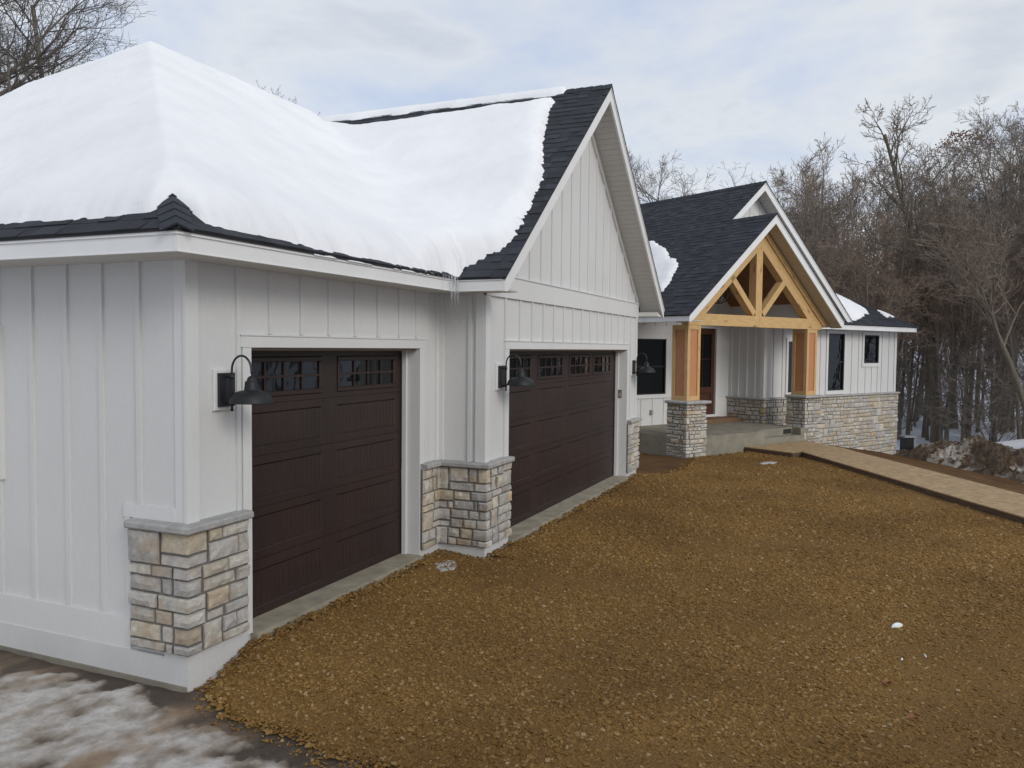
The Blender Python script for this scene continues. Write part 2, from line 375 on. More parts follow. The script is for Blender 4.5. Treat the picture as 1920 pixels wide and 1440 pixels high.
# ---------------------------------------------------------------- garage doors
def garage_door(fr,x0,x1,cols,label):
    d=-.21; g=MB(); base=d-.05
    secs=[(0.0,.50),(.50,.95),(.95,1.40),(1.40,1.85),(1.85,2.31)]
    box(g,fr,x0,x1,base,d-.012,-.005,2.31)
    holes=[]
    for c0,c1 in cols:
        for z0,z1 in secs[:4]: holes.append((c0,c1,z0+.075,z1-.075+(-.02 if z0==0 else 0)))
        holes.append((c0,c1,1.90,2.258))
    # raised rails and stiles = front skin with holes, section by section with 3 mm joints
    for z0,z1 in secs:
        hs=[h for h in holes if h[2]>=z0 and h[3]<=z1]
        xs=sorted({x0,x1}|{h[0] for h in hs}|{h[1] for h in hs}); zs=sorted({z0+.002,z1-.002}|{h[2] for h in hs}|{h[3] for h in hs})
        for a,b in zip(xs,xs[1:]):
            for c,e in zip(zs,zs[1:]):
                if any(h[0]<(a+b)/2<h[1] and h[2]<(c+e)/2<h[3] for h in hs): continue
                g.add([fr.P(a,d,c),fr.P(b,d,c),fr.P(b,d,e),fr.P(a,d,e)],[(0,1,2,3)])
        g.add([fr.P(x0,d,z1-.002),fr.P(x1,d,z1-.002),fr.P(x1,d-.012,z1-.002),fr.P(x0,d-.012,z1-.002)],[(0,1,2,3)])
        g.add([fr.P(x0,d,z0+.002),fr.P(x1,d,z0+.002),fr.P(x1,d-.012,z0+.002),fr.P(x0,d-.012,z0+.002)],[(0,1,2,3)])
    for (a,b,c,e) in holes:
        win=c>1.85; dd=.012; k=.012
        o=[fr.P(a,d,c),fr.P(b,d,c),fr.P(b,d,e),fr.P(a,d,e)]; i=[fr.P(a+k,d-dd,c+k),fr.P(b-k,d-dd,c+k),fr.P(b-k,d-dd,e-k),fr.P(a+k,d-dd,e-k)]
        g.add(o+i,[(0,1,5,4),(1,2,6,5),(2,3,7,6),(3,0,4,7)])
        if not win:   # v-grooved boards
            x=a+k; n=round((b-a-2*k)/.062); st=(b-a-2*k)/n
            for j in range(n):
                xa=x+j*st; h0,h1=c+k,e-k
                vs=[fr.P(xa,d-.0115,h0),fr.P(xa+.006,d-.0045,h0),fr.P(xa+st-.006,d-.0045,h0),fr.P(xa+st,d-.0115,h0)]
                vs+= [v+V((0,0,h1-h0)) for v in vs]
                g.add(vs,[(0,1,5,4),(1,2,6,5),(2,3,7,6)])
    door=tag(g.build('garage_door','garage_wood',house),label)
    for c0,c1 in cols:
        f=MB(); z0,z1=1.90,2.258
        for (a,b,c,e) in ((c0+.01,c1-.01,z0+.005,z0+.05),(c0+.01,c1-.01,z1-.05,z1-.005),(c0+.01,c0+.05,z0+.05,z1-.05),(c1-.05,c1-.01,z0+.05,z1-.05)):
            box(f,fr,a,b,d-.0118,d+.012,c,e,bev=.006)
        W=(c1-c0-.10)/4
        for j in (1,2,3): box(f,fr,c0+.05+W*j-.011,c0+.05+W*j+.011,d-.006,d+.005,z0+.05,z1-.05)
        zm=(z0+z1)/2; box(f,fr,c0+.05,c1-.05,d-.006,d+.004,zm-.011,zm+.011)
        fo=f.build('window_frame','garage_wood',door)
        p=MB(); p.add([fr.P(c0+.04,d-.008,z0+.04),fr.P(c1-.04,d-.008,z0+.04),fr.P(c1-.04,d-.008,z1-.04),fr.P(c0+.04,d-.008,z1-.04)],[(0,1,2,3)])
        p.build('glass_pane','glass',door)
    t=MB(); box(t,fr,x0,x1,base,d+.008,-.012,-.003); t.build('door_seal','box_cover',door)
    return door
garage_door(GF1,.68,3.41,[(.80,1.93),(2.17,3.27)],'dark brown single garage door, nearer of the two, with two window lites')
garage_door(GF2,4.55,10.0,[(4.77,5.84),(6.09,7.145),(7.42,8.51),(8.66,9.72)],'dark brown double garage door under the gable with four window lites')
w=MB()
for (a,b,z0,z1),fr in ((D1,GF1),(D2,GF2)):
    box(w,fr,a+.002,b-.002,-.26,-.03,2.312,2.334)
w.build('door_head_jamb','brown_jamb',house)
for (a,b,z0,z1),fr in ((D1,GF1),(D2,GF2)):
    for x0_,x1_ in ((b-.030,b-.001),(a+.001,a+.03)): w=MB(); box(w,fr,x0_,x1_,-.19,-.14,.0,2.31); w.build('weather_strip','trim',house)
# ---------------------------------------------------------------- stone veneer
PAL=[(.52,.50,.46),(.47,.455,.43),(.57,.54,.48),(.56,.51,.42),(.50,.48,.445),(.44,.43,.415),(.58,.55,.49),(.54,.47,.365),(.48,.46,.435),(.53,.51,.47)]
def veneer(path,z0,z1,out=.08,mod=.062,rnd=random,ztopf=None,warm=0):
    """path: list of xy points, outward = right-hand normal flipped by caller; returns MB stones, MB mortar"""
    P=[V((x,y,0)) for x,y in path]; n=len(P); seg=[(P[i+1]-P[i]) for i in range(n-1)]; Ls=[s.length for s in seg]; cum=[0]
    for l in Ls: cum.append(cum[-1]+l)
    nrm=[V((s.y,-s.x,0)).normalized() for s in seg]
    def off(i,d):
        if i==0: return P[0]+nrm[0]*d
        if i==n-1: return P[-1]+nrm[-1]*d
        a,b=nrm[i-1],nrm[i]; m=(a+b); return P[i]+m*(d/ (1+a.dot(b)))
    def mp(s,d,z):
        s=min(max(s,0),cum[-1]); k=0
        while k<n-2 and s>cum[k+1]: k+=1
        f=(s-cum[k])/Ls[k]; q=off(k,d).lerp(off(k+1,d),f); return V((q.x,q.y,z))
    st=MB(); mo=MB()
    for k in range(n-1):
        a0,a1=off(k,.0),off(k+1,.0); b0,b1=off(k,out-.028),off(k+1,out-.028)
        q=[V((p.x,p.y,z)) for z in (z0,z1) for p in (a0,a1,b1,b0)]
        mo.add(q,[(0,1,2,3),(7,6,5,4),(0,4,5,1),(1,5,6,2),(2,6,7,3),(3,7,4,0)])
    folds=cum[1:-1]; tot_=cum[-1]; rects=[]; k_=mod/.062
    def fix(x,lo,hi):                                   # keep joints off the corners
        for f in folds:
            if abs(x-f)<.07*k_: x=f+(.10*k_ if rnd.random()<.5 and f+.10*k_<hi else -.10*k_)
        return x
    def row(a,b,z_a,z_b,wmin,wmax,prev):
        x=a; out=[]
        while x<b-1e-6:
            w=rnd.uniform(wmin,wmax)
            if x+w>b-wmin*.7: nxt=b
            else:
                nxt=fix(x+w,x,b)
                if any(abs(nxt-q)<.022 for q in prev): nxt=fix(nxt+.04,x,b)
                if nxt>b-wmin*.5 or nxt<=x+.03: nxt=b
            rects.append((x,nxt,z_a,z_b)); out.append(nxt); x=nxt
        return out
    hs=[]; z=z0
    while z1-z>.26*k_: h=rnd.uniform(.14,.215)*k_; hs.append((z,z+h)); z+=h
    hs.append((z,z1)); prev=[]
    for za,zb in hs:
        x=0; ends=[]
        while x<tot_-1e-6:
            big=rnd.random()<.27; w=rnd.uniform(.13,.23)*k_ if big else rnd.uniform(.26,.50)*k_
            nxt=tot_ if x+w>tot_-.13*k_ else fix(x+w,x,tot_)
            if nxt<x+.08*k_: nxt=min(tot_,x+.2*k_)
            if any(abs(nxt-q)<.02 for q in prev) and nxt<tot_: nxt=min(tot_,nxt+.035)
            if big and nxt-x<.30*k_: rects.append((x,nxt,za,zb)); e=[nxt]
            else:
                zm=za+(zb-za)*rnd.choice([.36,.42,.5,.58,.64]); e1=row(x,nxt,za,zm,.10*k_,.26*k_,prev); e=row(x,nxt,zm,zb,.10*k_,.26*k_,e1[:-1])
            ends+=e; x=nxt
        prev=ends
    for (S0,S1,Z0,Z1) in rects:
        g=.0068; i=0 if S0<1e-6 else 1; s0=S0+g+rnd.uniform(-.003,.003); s1=S1-g+rnd.uniform(-.003,.003); a=Z0+g+rnd.uniform(-.002,.002); b=Z1-g
        if i==0: s0=0
        if S1>cum[-1]-1e-6: s1=cum[-1]
        c=rnd.choice(PAL); kk=rnd.uniform(.86,1.14); 
        if rnd.random()<.08+warm: c=rnd.choice([(.55,.44,.30),(.56,.49,.38),(.52,.44,.34)])
        c=tuple(x*kk for x in c)
        ss=[s0,s0+.010]; nn=max(1,round((s1-s0-.02)/.05))
        for t in range(1,nn): ss.append(s0+.01+(s1-s0-.02)*t/nn)
        ss+=[s1-.010,s1]
        for f in folds:
            if s0+.012<f<s1-.012:
                ss=[x for x in ss if abs(x-f)>.012]; ss.append(f)
        ss=sorted(ss); zs=[a,a+.010]; nn=max(1,round((b-a-.02)/.045))
        for t in range(1,nn): zs.append(a+.01+(b-a-.02)*t/nn)
        zs+=[b-.010,b]
        pr=rnd.uniform(-.010,.008); vs=[]; sd=rnd.random()*99; tl=rnd.uniform(-.01,.01)
        for zi,z in enumerate(zs):
            for si,s in enumerate(ss):
                edge=(si in (0,len(ss)-1)) or (zi in (0,len(zs)-1)); e2=(si in (1,len(ss)-2)) or (zi in (1,len(zs)-2))
                nzv=noise.noise(V((s*14+sd,z*16,sd)))
                d=out+pr+nzv*.013+tl*(z-a)/(b-a) + (-.022 if edge else (-.004 if e2 else .003))
                jz=noise.noise(V((s*11,z*3+sd,7)))*.005 if zi in(0,len(zs)-1) else 0
                if si==0 and i==0: d=min(d,out-.02)
                vs.append(mp(s,d,z+jz))
        W=len(ss); fs=[(r*W+q,r*W+q+1,(r+1)*W+q+1,(r+1)*W+q) for r in range(len(zs)-1) for q in range(W-1)]
        # skirt back into the mortar
        o=len(vs); ring=[(0,q) for q in range(W)]+[(r,W-1) for r in range(1,len(zs))]+[(len(zs)-1,q) for q in range(W-2,-1,-1)]+[(r,0) for r in range(len(zs)-2,0,-1)]
        for r,q in ring: vs.append(mp(ss[q],out-.035,zs[r]))
        R=len(ring)
        for t in range(R):
            r,q=ring[t]; r2,q2=ring[(t+1)%R]; fs.append((r*W+q,o+t,o+(t+1)%R,r2*W+q2))
        st.add(vs,fs,c)
    return st,mo
def capstone(mb,path,z0,z1,out,rnd=random,close=0):
    P=[V((x,y,0)) for x,y in path]; n=len(P); nrm=[V(((P[i+1]-P[i]).y,-(P[i+1]-P[i]).x,0)).normalized() for i in range(n-1)]
    def off(i,d):
        if i==0: return P[0]+nrm[0]*d-(P[1]-P[0]).normalized()*close
        if i==n-1: return P[-1]+nrm[-1]*d+(P[-1]-P[-2]).normalized()*close
        a,b=nrm[i-1],nrm[i]; return P[i]+(a+b)*(d/(1+a.dot(b)))
    for k in range(n-1):
        l=(P[k+1]-P[k]).length; m=max(1,round(l/.45))
        for j in range(m):
            f0,f1=j/m,(j+1)/m; g=.002/l
            if j>0: f0+=g
            if j<m-1: f1-=g
            sub=6; vs=[]
            for t in range(sub+1):
                f=f0+(f1-f0)*t/sub
                A=off(k,0).lerp(off(k+1,0),f); B=off(k,out).lerp(off(k+1,out),f); O2=off(k,out-.012).lerp(off(k+1,out-.012),f)
                w1=noise.noise(B*9)*.006
                nn=(B-A).normalized()
                vs+= [A+V((0,0,z1+.006)),O2+V((0,0,z1+w1*.4)),B+nn*w1+V((0,0,z1-.014)),B+nn*w1*1.4+V((0,0,z0+.012)),O2+V((0,0,z0)),A+V((0,0,z0))]
            fs=[(t*6+c,t*6+(c+1)%6,(t+1)*6+(c+1)%6,(t+1)*6+c) for t in range(sub) for c in range(6)]+[tuple(range(5,-1,-1)),tuple(sub*6+c for c in range(6))]
            mb.add(vs,fs)
def stonework(path,z0,z1,cap,name='stone_wainscot',parent=house,out=.08,mod=.062,capout=.115,label=None,capclose=.0,seed=1,warm=0):
    r=random.Random(seed); st,mo=veneer(path,z0,z1,out,mod,r,warm=warm)
    so=st.build(name,'stone',parent)
    if label: tag(so,label)
    mo.build('mortar','mortar',so if parent is house else parent)
    if cap:
        c=MB(); capstone(c,path,z1,z1+cap,capout,r,capclose); c.build('cap_ledge','cap_stone',so if parent is house else parent)
    return so
stonework([(0,.515),(0,0),(.585,0)],.055,.972,.058,seed=3,mod=.080,label='stone wainscot wrapping the near garage corner')
stonework([(3.43,0),(3.88,0),(3.88,-.602),(4.535,-.602)],.055,.972,.058,seed=5,mod=.068,label='stone wainscot between the two garage doors')
stonework([(10.02,-.602),(10.717,-.602),(10.717,.3)],.055,.972,.058,seed=9,label='narrow stone wainscot right of the double garage door')
# ---------------------------------------------------------------- roofs
def tri_clip(poly,axis,val,keep_ge):
    out=[]
    for i in range(len(poly)):
        a,b=poly[i],poly[(i+1)%len(poly)]; ia=(a[axis]>=val)==keep_ge; ib=(b[axis]>=val)==keep_ge
        if ia: out.append(a)
        if ia!=ib:
            t=(val-a[axis])/(b[axis]-a[axis]); out.append((a[0]+t*(b[0]-a[0]),a[1]+t*(b[1]-a[1])))
    return out
def shingles(mb,poly,exposure=.145,seed=0,base=(.027,.030,.036),thick=.0075):
    r=random.Random(seed); P=[V(p) for p in poly]; n=V((0,0,0))
    for i in range(len(P)): n+=P[i].cross(P[(i+1)%len(P)])
    n.normalize(); 
    if n.z<0: n=-n
    u=V((0,0,1)).cross(n).normalized(); v=n.cross(u); o=P[0]
    Q=[((p-o).dot(u),(p-o).dot(v)) for p in P]; v0=min(q[1] for q in Q); v1=max(q[1] for q in Q)
    def rng_at(y):
        xs=[]
        for i in range(len(Q)):
            a,b=Q[i],Q[(i+1)%len(Q)]
            if (a[1]-y)*(b[1]-y)<=0 and abs(a[1]-b[1])>1e-9: t=(y-a[1])/(b[1]-a[1]); xs.append(a[0]+t*(b[0]-a[0]))
        return (min(xs),max(xs)) if xs else None
    y=v0; row=0
    while y<v1-.01:
        y2=min(y+exposure,v1); a=rng_at(y+1e-4); b=rng_at(y2-1e-4)
        if a and b:
            lo=max(a[0],b[0])+.04; hi=min(a[1],b[1])-.04; cuts=[]; x=lo+r.uniform(.02,.2)
            while x<hi: cuts.append(x); x+=r.uniform(.09,.26)
            bot=[a[0]]+cuts+[a[1]]; top=[b[0]]+cuts+[b[1]]
            thickrow=[r.random()<.5 for _ in bot]; rowj=0
            for k in range(len(bot)-1):
                h=thick*(1.7 if thickrow[k] else .75)+r.uniform(-.001,.002); dy=-.004 if thickrow[k] else 0
                c=r.uniform(.72,1.3)*(1.05 if thickrow[k] else .9); col=tuple(q*c for q in base)
                def W(x,yy,hh): return o+u*x+v*yy+n*hh
                vs=[W(bot[k],y+dy,h),W(bot[k+1],y+dy,h),W(top[k+1],y2,.004),W(top[k],y2,.004),W(bot[k],y+dy,-.004),W(bot[k+1],y+dy,-.004),W(top[k+1],y2,-.004),W(top[k],y2,-.004)]
                mb.add(vs,[(0,1,2,3),(0,4,5,1),(1,5,6,2),(3,7,4,0)],col)
        y=y2; row+=1
def ridgecaps(mb,p0,p1,na,nb,step=.15,w=.14,seed=3,base=(.026,.030,.037)):
    """cap shingles along a ridge/hip; na, nb: directions down each slope"""
    r=random.Random(seed); p0,p1=V(p0),V(p1); d=p1-p0; l=d.length; d.normalize(); na=V(na).normalized(); nb=V(nb).normalized(); up=-(na+nb).normalized()
    k=0
    while k*step<l-.02:
        a=p0+d*(k*step); b=p0+d*min(l,k*step+step*1.1); c=r.uniform(.75,1.25); col=tuple(q*c for q in base)
        hA,hB=.020,.010
        vs=[a+na*w+up*(hA-.010),a+up*hA,a+nb*w+up*(hA-.010),b+na*w+up*(hB-.006),b+up*hB,b+nb*w+up*(hB-.006),a+na*w,a+up*.004,a+nb*w]
        mb.add(vs,[(0,1,4,3),(1,2,5,4),(0,6,7,1),(1,7,8,2)],col); k+=1
def deck(mb,poly,t=.05):
    prism(mb,[V(p)-V((0,0,.008)) for p in poly],(0,0,-.012))
A_=(3.6,4.17,6.2); 
r1=MB()
FS=[(-.52,-.455,3.115),(3.447,-.455,3.115),(7.226,4.17,6.2),A_]; shingles(r1,FS,seed=1)
LS=[(-.52,-.455,3.115),A_,(-.52,8.79,3.115)]; shingles(r1,LS,seed=2)
G2=[(3.43,-1.055,3.108),(7.3,-1.055,6.26),(7.3,4.3,6.26),(7.226,4.17,6.2),(3.43,-.434,3.108)]; shingles(r1,G2,seed=3)
G2R=[(7.3,-1.055,6.26),(11.17,-1.055,3.108),(11.17,9,3.108),(7.3,9,6.26)]; shingles(r1,G2R,seed=4)
def slope_dir(nx,ny,s): return V((nx,ny,-s)).normalized()
hipd=(V(A_)-V((-.52,-.455,3.115)))
hn=hipd.normalized()
dl=slope_dir(-1,0,.751); df=slope_dir(0,-1,.669)
dl=(dl-hn*dl.dot(hn)).normalized(); df=(df-hn*df.dot(hn)).normalized()
ridgecaps(r1,(-.52,-.455,3.128),V((-.52,-.455,3.128))+hn*.92,dl,df,seed=5,w=.115)
ridgecaps(r1,(7.3,-1.055,6.27),(7.3,5,6.27),slope_dir(-1,0,.815),slope_dir(1,0,.815),seed=6)
rd=MB()
for pl in (FS,LS,G2,G2R): deck(rd,pl)
rd.add([V(A_)-V((0,0,.02)),(7.3,4.17,6.18),(7.3,8.79,3.1),(-.52,8.79,3.1)],[(0,1,2,3)])
rd.add([(7.3,4.3,6.24),(7.3,9,6.24),(4.5,9,4)],[(0,1,2)])
roof_g=tag(r1.build('roof','shingle',house),'dark shingled garage roof, hip and cross gable')
rd.build('roof_deck','interior_dark',roof_g)
# main house roof
s=.82; ZT2=3.115
r2=MB(); pm=4.39; zm=ZT2+s*pm; zp=ZT2+s*3.0
def H3(p,q,z): return tuple(hx(p,q,z))
Q0=-.02; QM=1.318
ML=[H3(-.02,QM,ZT2-.016),H3(pm,QM,zm),H3(pm,15,zm),H3(-.02,15,ZT2-.016)]; shingles(r2,ML,seed=11)
PL=[H3(-.02,Q0,ZT2-.016),H3(3.0,Q0,zp),H3(3.0,QM,zp),H3(-.02,QM,ZT2-.016)]; shingles(r2,PL,seed=12)
PR=[H3(3.0,Q0,zp),H3(6.02,Q0,ZT2-.016),H3(6.02,2.6,ZT2-.016),H3(3.0,2.6,zp)]; shingles(r2,PR,seed=13)
MR=[H3(pm,QM,zm),H3(8.8,QM,ZT2-.016),H3(8.8,14,ZT2-.016),H3(pm,14,zm)]; shingles(r2,MR,seed=14)
ridgecaps(r2,H3(pm,QM,zm+.01),H3(pm,15,zm+.01),V((-E1[0],-E1[1],-s)),V((E1[0],E1[1],-s)),seed=15)
ridgecaps(r2,H3(3,Q0,zp+.01),H3(3,QM,zp+.01),V((-E1[0],-E1[1],-s)),V((E1[0],E1[1],-s)),seed=16)
# wing hip roof
sw=.60; we=12.26; qe=1.22; tw=4.3
WF=[H3(5.8,qe,ZT2),H3(we,qe,ZT2),H3(we-tw,qe+tw,ZT2+sw*tw),H3(5.8,qe+tw,ZT2+sw*tw)]; shingles(r2,WF,seed=17)
WR=[H3(we,qe,ZT2),H3(we,qe+2*tw,ZT2),H3(we-tw,qe+tw,ZT2+sw*tw)]; shingles(r2,WR,seed=18)
d3=(V(WF[2])-V(WF[1])).normalized(); a3=V((-E2[0],-E2[1],-sw)).normalized(); b3=V((E1[0],E1[1],-sw)).normalized()
a3=(a3-d3*a3.dot(d3)).normalized(); b3=(b3-d3*b3.dot(d3)).normalized()
ridgecaps(r2,V(WF[1])+V((0,0,.01)),V(WF[2])+V((0,0,.01)),a3,b3,seed=19)
roof_m=tag(r2.build('roof','shingle',house),'dark shingled roof of the main house, porch and wing')
rd=MB()
for pl in (ML,PL,PR,MR,WF,WR): deck(rd,pl)
rd.build('roof_deck','interior_dark',roof_m)
# ---------------------------------------------------------------- fascia & soffits
def fascia(mb,fr,s0,s1,d,ztop=3.105,zbot=2.97,t=.03,ld=0,fd=0):
    box(mb,fr,s0,s1,d-t,d,zbot,ztop); box(mb,fr,s0-ld-fd,s1+.0,d-.01,d+.012,ztop-.028,ztop+.002)
    box(mb,fr,s0,s1,d-.03,d+.006,zbot-.006,zbot-.001)
f=MB()
fascia(f,GF1,-.50,3.447-.0,.434,fd=.012); fascia(f,GL,-.403,8.77,.50,ld=.018)
RE=Fr((3.447,0),(0,-1),(-1,0)); fascia(f,RE,.434,1.004,.0)
def rake(mb,mapf,x0,xa,x1,z0,za,nvec,vert=.215,t=.03):
    """rake boards: mapf(x,z) -> point on outer face"""
    for (xe,sg) in ((x0,1),(x1,-1)):
        sl=(za-z0)/abs(xa-xe); zb=z0-.15; xk=xe+sg*(vert-.15)/sl
        pts=[mapf(xe,z0),mapf(xa,za),mapf(xa,za-vert),mapf(xk,zb),mapf(xe,zb)]
        prism(mb,pts,-V(nvec)*t,uvdir=V(pts[1])-V(pts[0]))
        # drip edge
        pts=[mapf(xe,z0+.004),mapf(xa,za+.004),mapf(xa,za-.036),mapf(xe,z0-.036)]
        pts=[V(p)+V(nvec)*.012 for p in pts]; prism(mb,pts,-V(nvec)*.018)
rake(f,lambda x,z:V((x,-1.036,z)),3.447,7.3,11.153,3.11,6.25,(0,-1,0))
box(f,Fr((11.153,0),(0,1),(1,0)),-1.036,8,-.03,0,2.97,3.105)
nH=(-E2[0],-E2[1],0)
rake(f,lambda x,z:hx(x,0,z),0,3.0,6.0,3.105,zp-.01,nH)
rake(f,lambda x,z:hx(x,QM+.02,z),0,pm,8.78,3.105,zm-.01,nH)
HL=HS(0); fascia(f,HL,.032,14,0.0)
HRr=HS(6.0,1); fascia(f,HRr,.032,1.22,0.0)
fascia(f,HF(1.24),5.9,12.24,0.0); fascia(f,HS(12.24,1),1.271,9.5,0.0)
f.build('fascia','metal_trim',house)
# soffits: narrow panels with shallow joints
def panels(mb,corner,u,v,lu,lv,pw=.105,gap=.006,dep=.006,t=.01):
    """slats of width pw along u, each running along v"""
    corner=V(corner); u=V(u).normalized(); v=V(v).normalized(); n=u.cross(v).normalized()
    if n.z>0: n=-n
    k=0
    while k*pw<lu-.001:
        a=k*pw; b=min(lu,a+pw-gap)
        if b-a>.004: prism(mb,[corner+u*a,corner+u*b,corner+u*b+v*lv,corner+u*a+v*lv],-n*t)
        k+=1
    prism(mb,[corner-n*dep,corner+u*lu-n*dep,corner+u*lu+v*lv-n*dep,corner+v*lv-n*dep],-n*t)
f=MB()
panels(f,(-.47,-.404,2.972),(1,0,0),(0,1,0),3.447+.47+.4,.404)
panels(f,(-.47,0,2.9725),(0,1,0),(1,0,0),8.7,.47)
panels(f,(3.477,-1.0,2.9715),(0,1,0),(1,0,0),.60,.405)
sl=.815; du=V((1,0,sl)); zsof=-.165
for sg in (1,-1):
    xs_=3.48 if sg>0 else 11.12
    c=V((xs_,-1.006,3.12+sl*.033+zsof-.0)); panels(f,c,(sg,0,sl),(0,1,0),(7.3-3.48)*math.hypot(1,sl),.404)
# boxed eave returns of the gable
prism(f,[GF2.P(11.12,.404,2.972),GF2.P(10.717,.404,2.972),GF2.P(10.717,.404,3.05)],GF2.N*-.404)
panels(f,hx(5.7,1.27,2.972),(E1[0],E1[1],0),(E2[0],E2[1],0),6.5,.43)
panels(f,hx(.03,.0,2.973),(E2[0],E2[1],0),(E1[0],E1[1],0),13,.42)
f.build('soffit','soffit',house)
f=MB()
for p0,sg in ((0.03,1),(5.97,-1)):
    panels(f,hx(p0,.03,ZT2+s*.03-.20),V((sg*E1[0],sg*E1[1],s)),V((E2[0],E2[1],0)),2.97*math.hypot(1,s),.33)
tag(f.build('soffit','soffit_tan',house),'tan rake soffit of the porch gable')
f=MB()
for p0,sg in ((0.03,1),(8.75,-1)):
    panels(f,hx(p0,QM+.05,ZT2+s*.03-.17),V((sg*E1[0],sg*E1[1],s)),V((E2[0],E2[1],0)),4.36*math.hypot(1,s),.39)
f.build('soffit','soffit',house)
# ---------------------------------------------------------------- house walls
w=MB(); ZF=.38
fe=HF(2.85); fm=HF(1.7); f5=HS(5.0)
WIN=[(6.07,7.0,1.18,2.60),(8.02,8.87,1.18,2.86),(9.95,10.80,1.98,2.845)]
DOOR=(3.42,4.40,.56,2.93); WL=(1.15,2.384,1.18,2.62)
wall(w,fm,5.0,11.85,-1.2,2.97,WIN)
def zc(p): return ZT2+s*min(p,6.0-p)-.36
def zg(p): return ZT2+s*(pm-abs(p-pm))-.18
wall(w,fe,-2.5,5.0,.2,2.97,[DOOR,WL])
w.add([fe.P(0.2,0,2.97),fe.P(5.0,0,2.97),fe.P(5.0,0,zc(5.)),fe.P(3.,0,zc(3.)),fe.P(.2,0,zc(.2))],[(0,1,2,3,4)])
wall(w,f5,1.7,2.85,.2,2.97); 
w.add([f5.P(.45,.0,2.97),f5.P(2.85,0,2.97),f5.P(2.85,0,zc(5.)),f5.P(.45,0,zc(5.))],[(0,1,2,3)])
fw_=HS(11.85,1); wall(w,fw_,1.7,9,-1.8,2.97)
# main gable above the porch roof
fg=HF(1.75); w.add([fg.P(3.0,0,zp-.12),fg.P(6.0,0,ZT2-.1),fg.P(8.3,0,zg(8.3)),fg.P(pm,0,zg(pm)),fg.P(3.0,0,zg(3.))],[(0,1,2,3,4)])
battens(w,fg,[3.1+.41*i for i in range(11)],lambda x:ZT2+s*(6-x)-.1,lambda x:zg(x)-.02,.035,.012)
battens(w,fe,[2.95],.5,2.97,.03); battens(w,fe,[1.5,1.92,2.34,2.75],.38,1.06,.03)
battens(w,fe,[.35+.41*i for i in range(11)],2.95,lambda x:zc(x)-.01,.03)
battens(w,f5,[1.98,2.25,2.52],1.05,2.97,.04,.022)
battens(w,fm,[5.42,5.83,7.25,7.65],1.05,2.97,.035)
battens(w,fm,[7.05+.0],1.05,2.97,.035); battens(w,fm,[9.30,9.68,11.02,11.43],1.05,2.97,.03)
battens(w,fm,[10.08,10.44,10.78],1.05,1.86,.03)
tag(w.build('siding_wall','siding',house),'white board-and-batten walls of the entry and wing')
w=MB()
box(w,fm,4.974,5.10,0,.026,1.05,2.97); box(w,f5,1.70,1.80,0,.0265,1.05,2.97); box(w,f5,2.74,2.85,0,.026,.98,2.97)
box(w,fm,11.75,11.876,0,.026,1.05,2.965); box(w,fw_,1.7,1.8,0,.0265,1.05,2.965)
for (a,b,c,e) in WIN: 
    box(w,fm,a-.09,a,-.05,.03,c-.02,e+.02); box(w,fm,b,b+.09,-.05,.03,c-.02,e+.02); box(w,fm,a-.10,b+.10,-.05,.033,c-.11,c-.0); box(w,fm,a-.10,b+.10,-.05,.032,e+.0,min(e+.09,2.962))
a,b,c,e=WL; box(w,fe,b,b+.25,-.05,.03,c-.0,e); box(w,fe,a-.3,b+.26,-.05,.034,c-.10,c); box(w,fe,a-.4,b+.3,0,.032,e,2.965); 
a,b,c,e=DOOR
for (x0,x1,q,z0,z1) in ((b+.0,b+.05,-.12,.56,2.93),(b+.05,b+.14,0,.5,2.96),(b+.14,b+.17,0,.5,2.96),(a-.14,a,-.12,.5,2.96)): box(w,fe,x0,x1,q,.03 if q else .026,z0,z1)
box(w,fe,a-.16,b+.18,-.0,.034,.50,.565); box(w,fe,a-.1,b+.14,-.12,.031,2.932,2.965)
box(w,fe,b+.17,4.99,0,.02,.42,1.0)
w.build('corner_trim','trim',house)
# windows
def window(fr,a,b,c,e,glass='glass',split=True,name='window',label=None):
    m=MB(); t=.035
    box(m,fr,a+.002,a+t,-.06,.012,c+.002,e-.002); box(m,fr,b-t,b-.002,-.06,.012,c+.002,e-.002); box(m,fr,a+t,b-t,-.06,.011,c+.002,c+t); box(m,fr,a+t,b-t,-.06,.011,e-t,e-.002)
    if split: z=(c+e)/2; box(m,fr,a+t,b-t,-.05,.002,z-.018,z+.018)
    o=m.build(name,'window_frame_mat',house)
    if label: tag(o,label)
    p=MB(); p.add([fr.P(a+t,-.03,c+t),fr.P(b-t,-.03,c+t),fr.P(b-t,-.03,e-t),fr.P(a+t,-.03,e-t)],[(0,1,2,3)]); p.build('glass_pane',glass,o)
window(fe,*WL,glass='glass_screen',label='tall black window between garage and porch')
window(fm,*WIN[0],label='black window half hidden behind the right porch column')
window(fm,*WIN[1],label='tall narrow black window of the right wing')
window(fm,*WIN[2],split=False,label='small black window of the right wing')
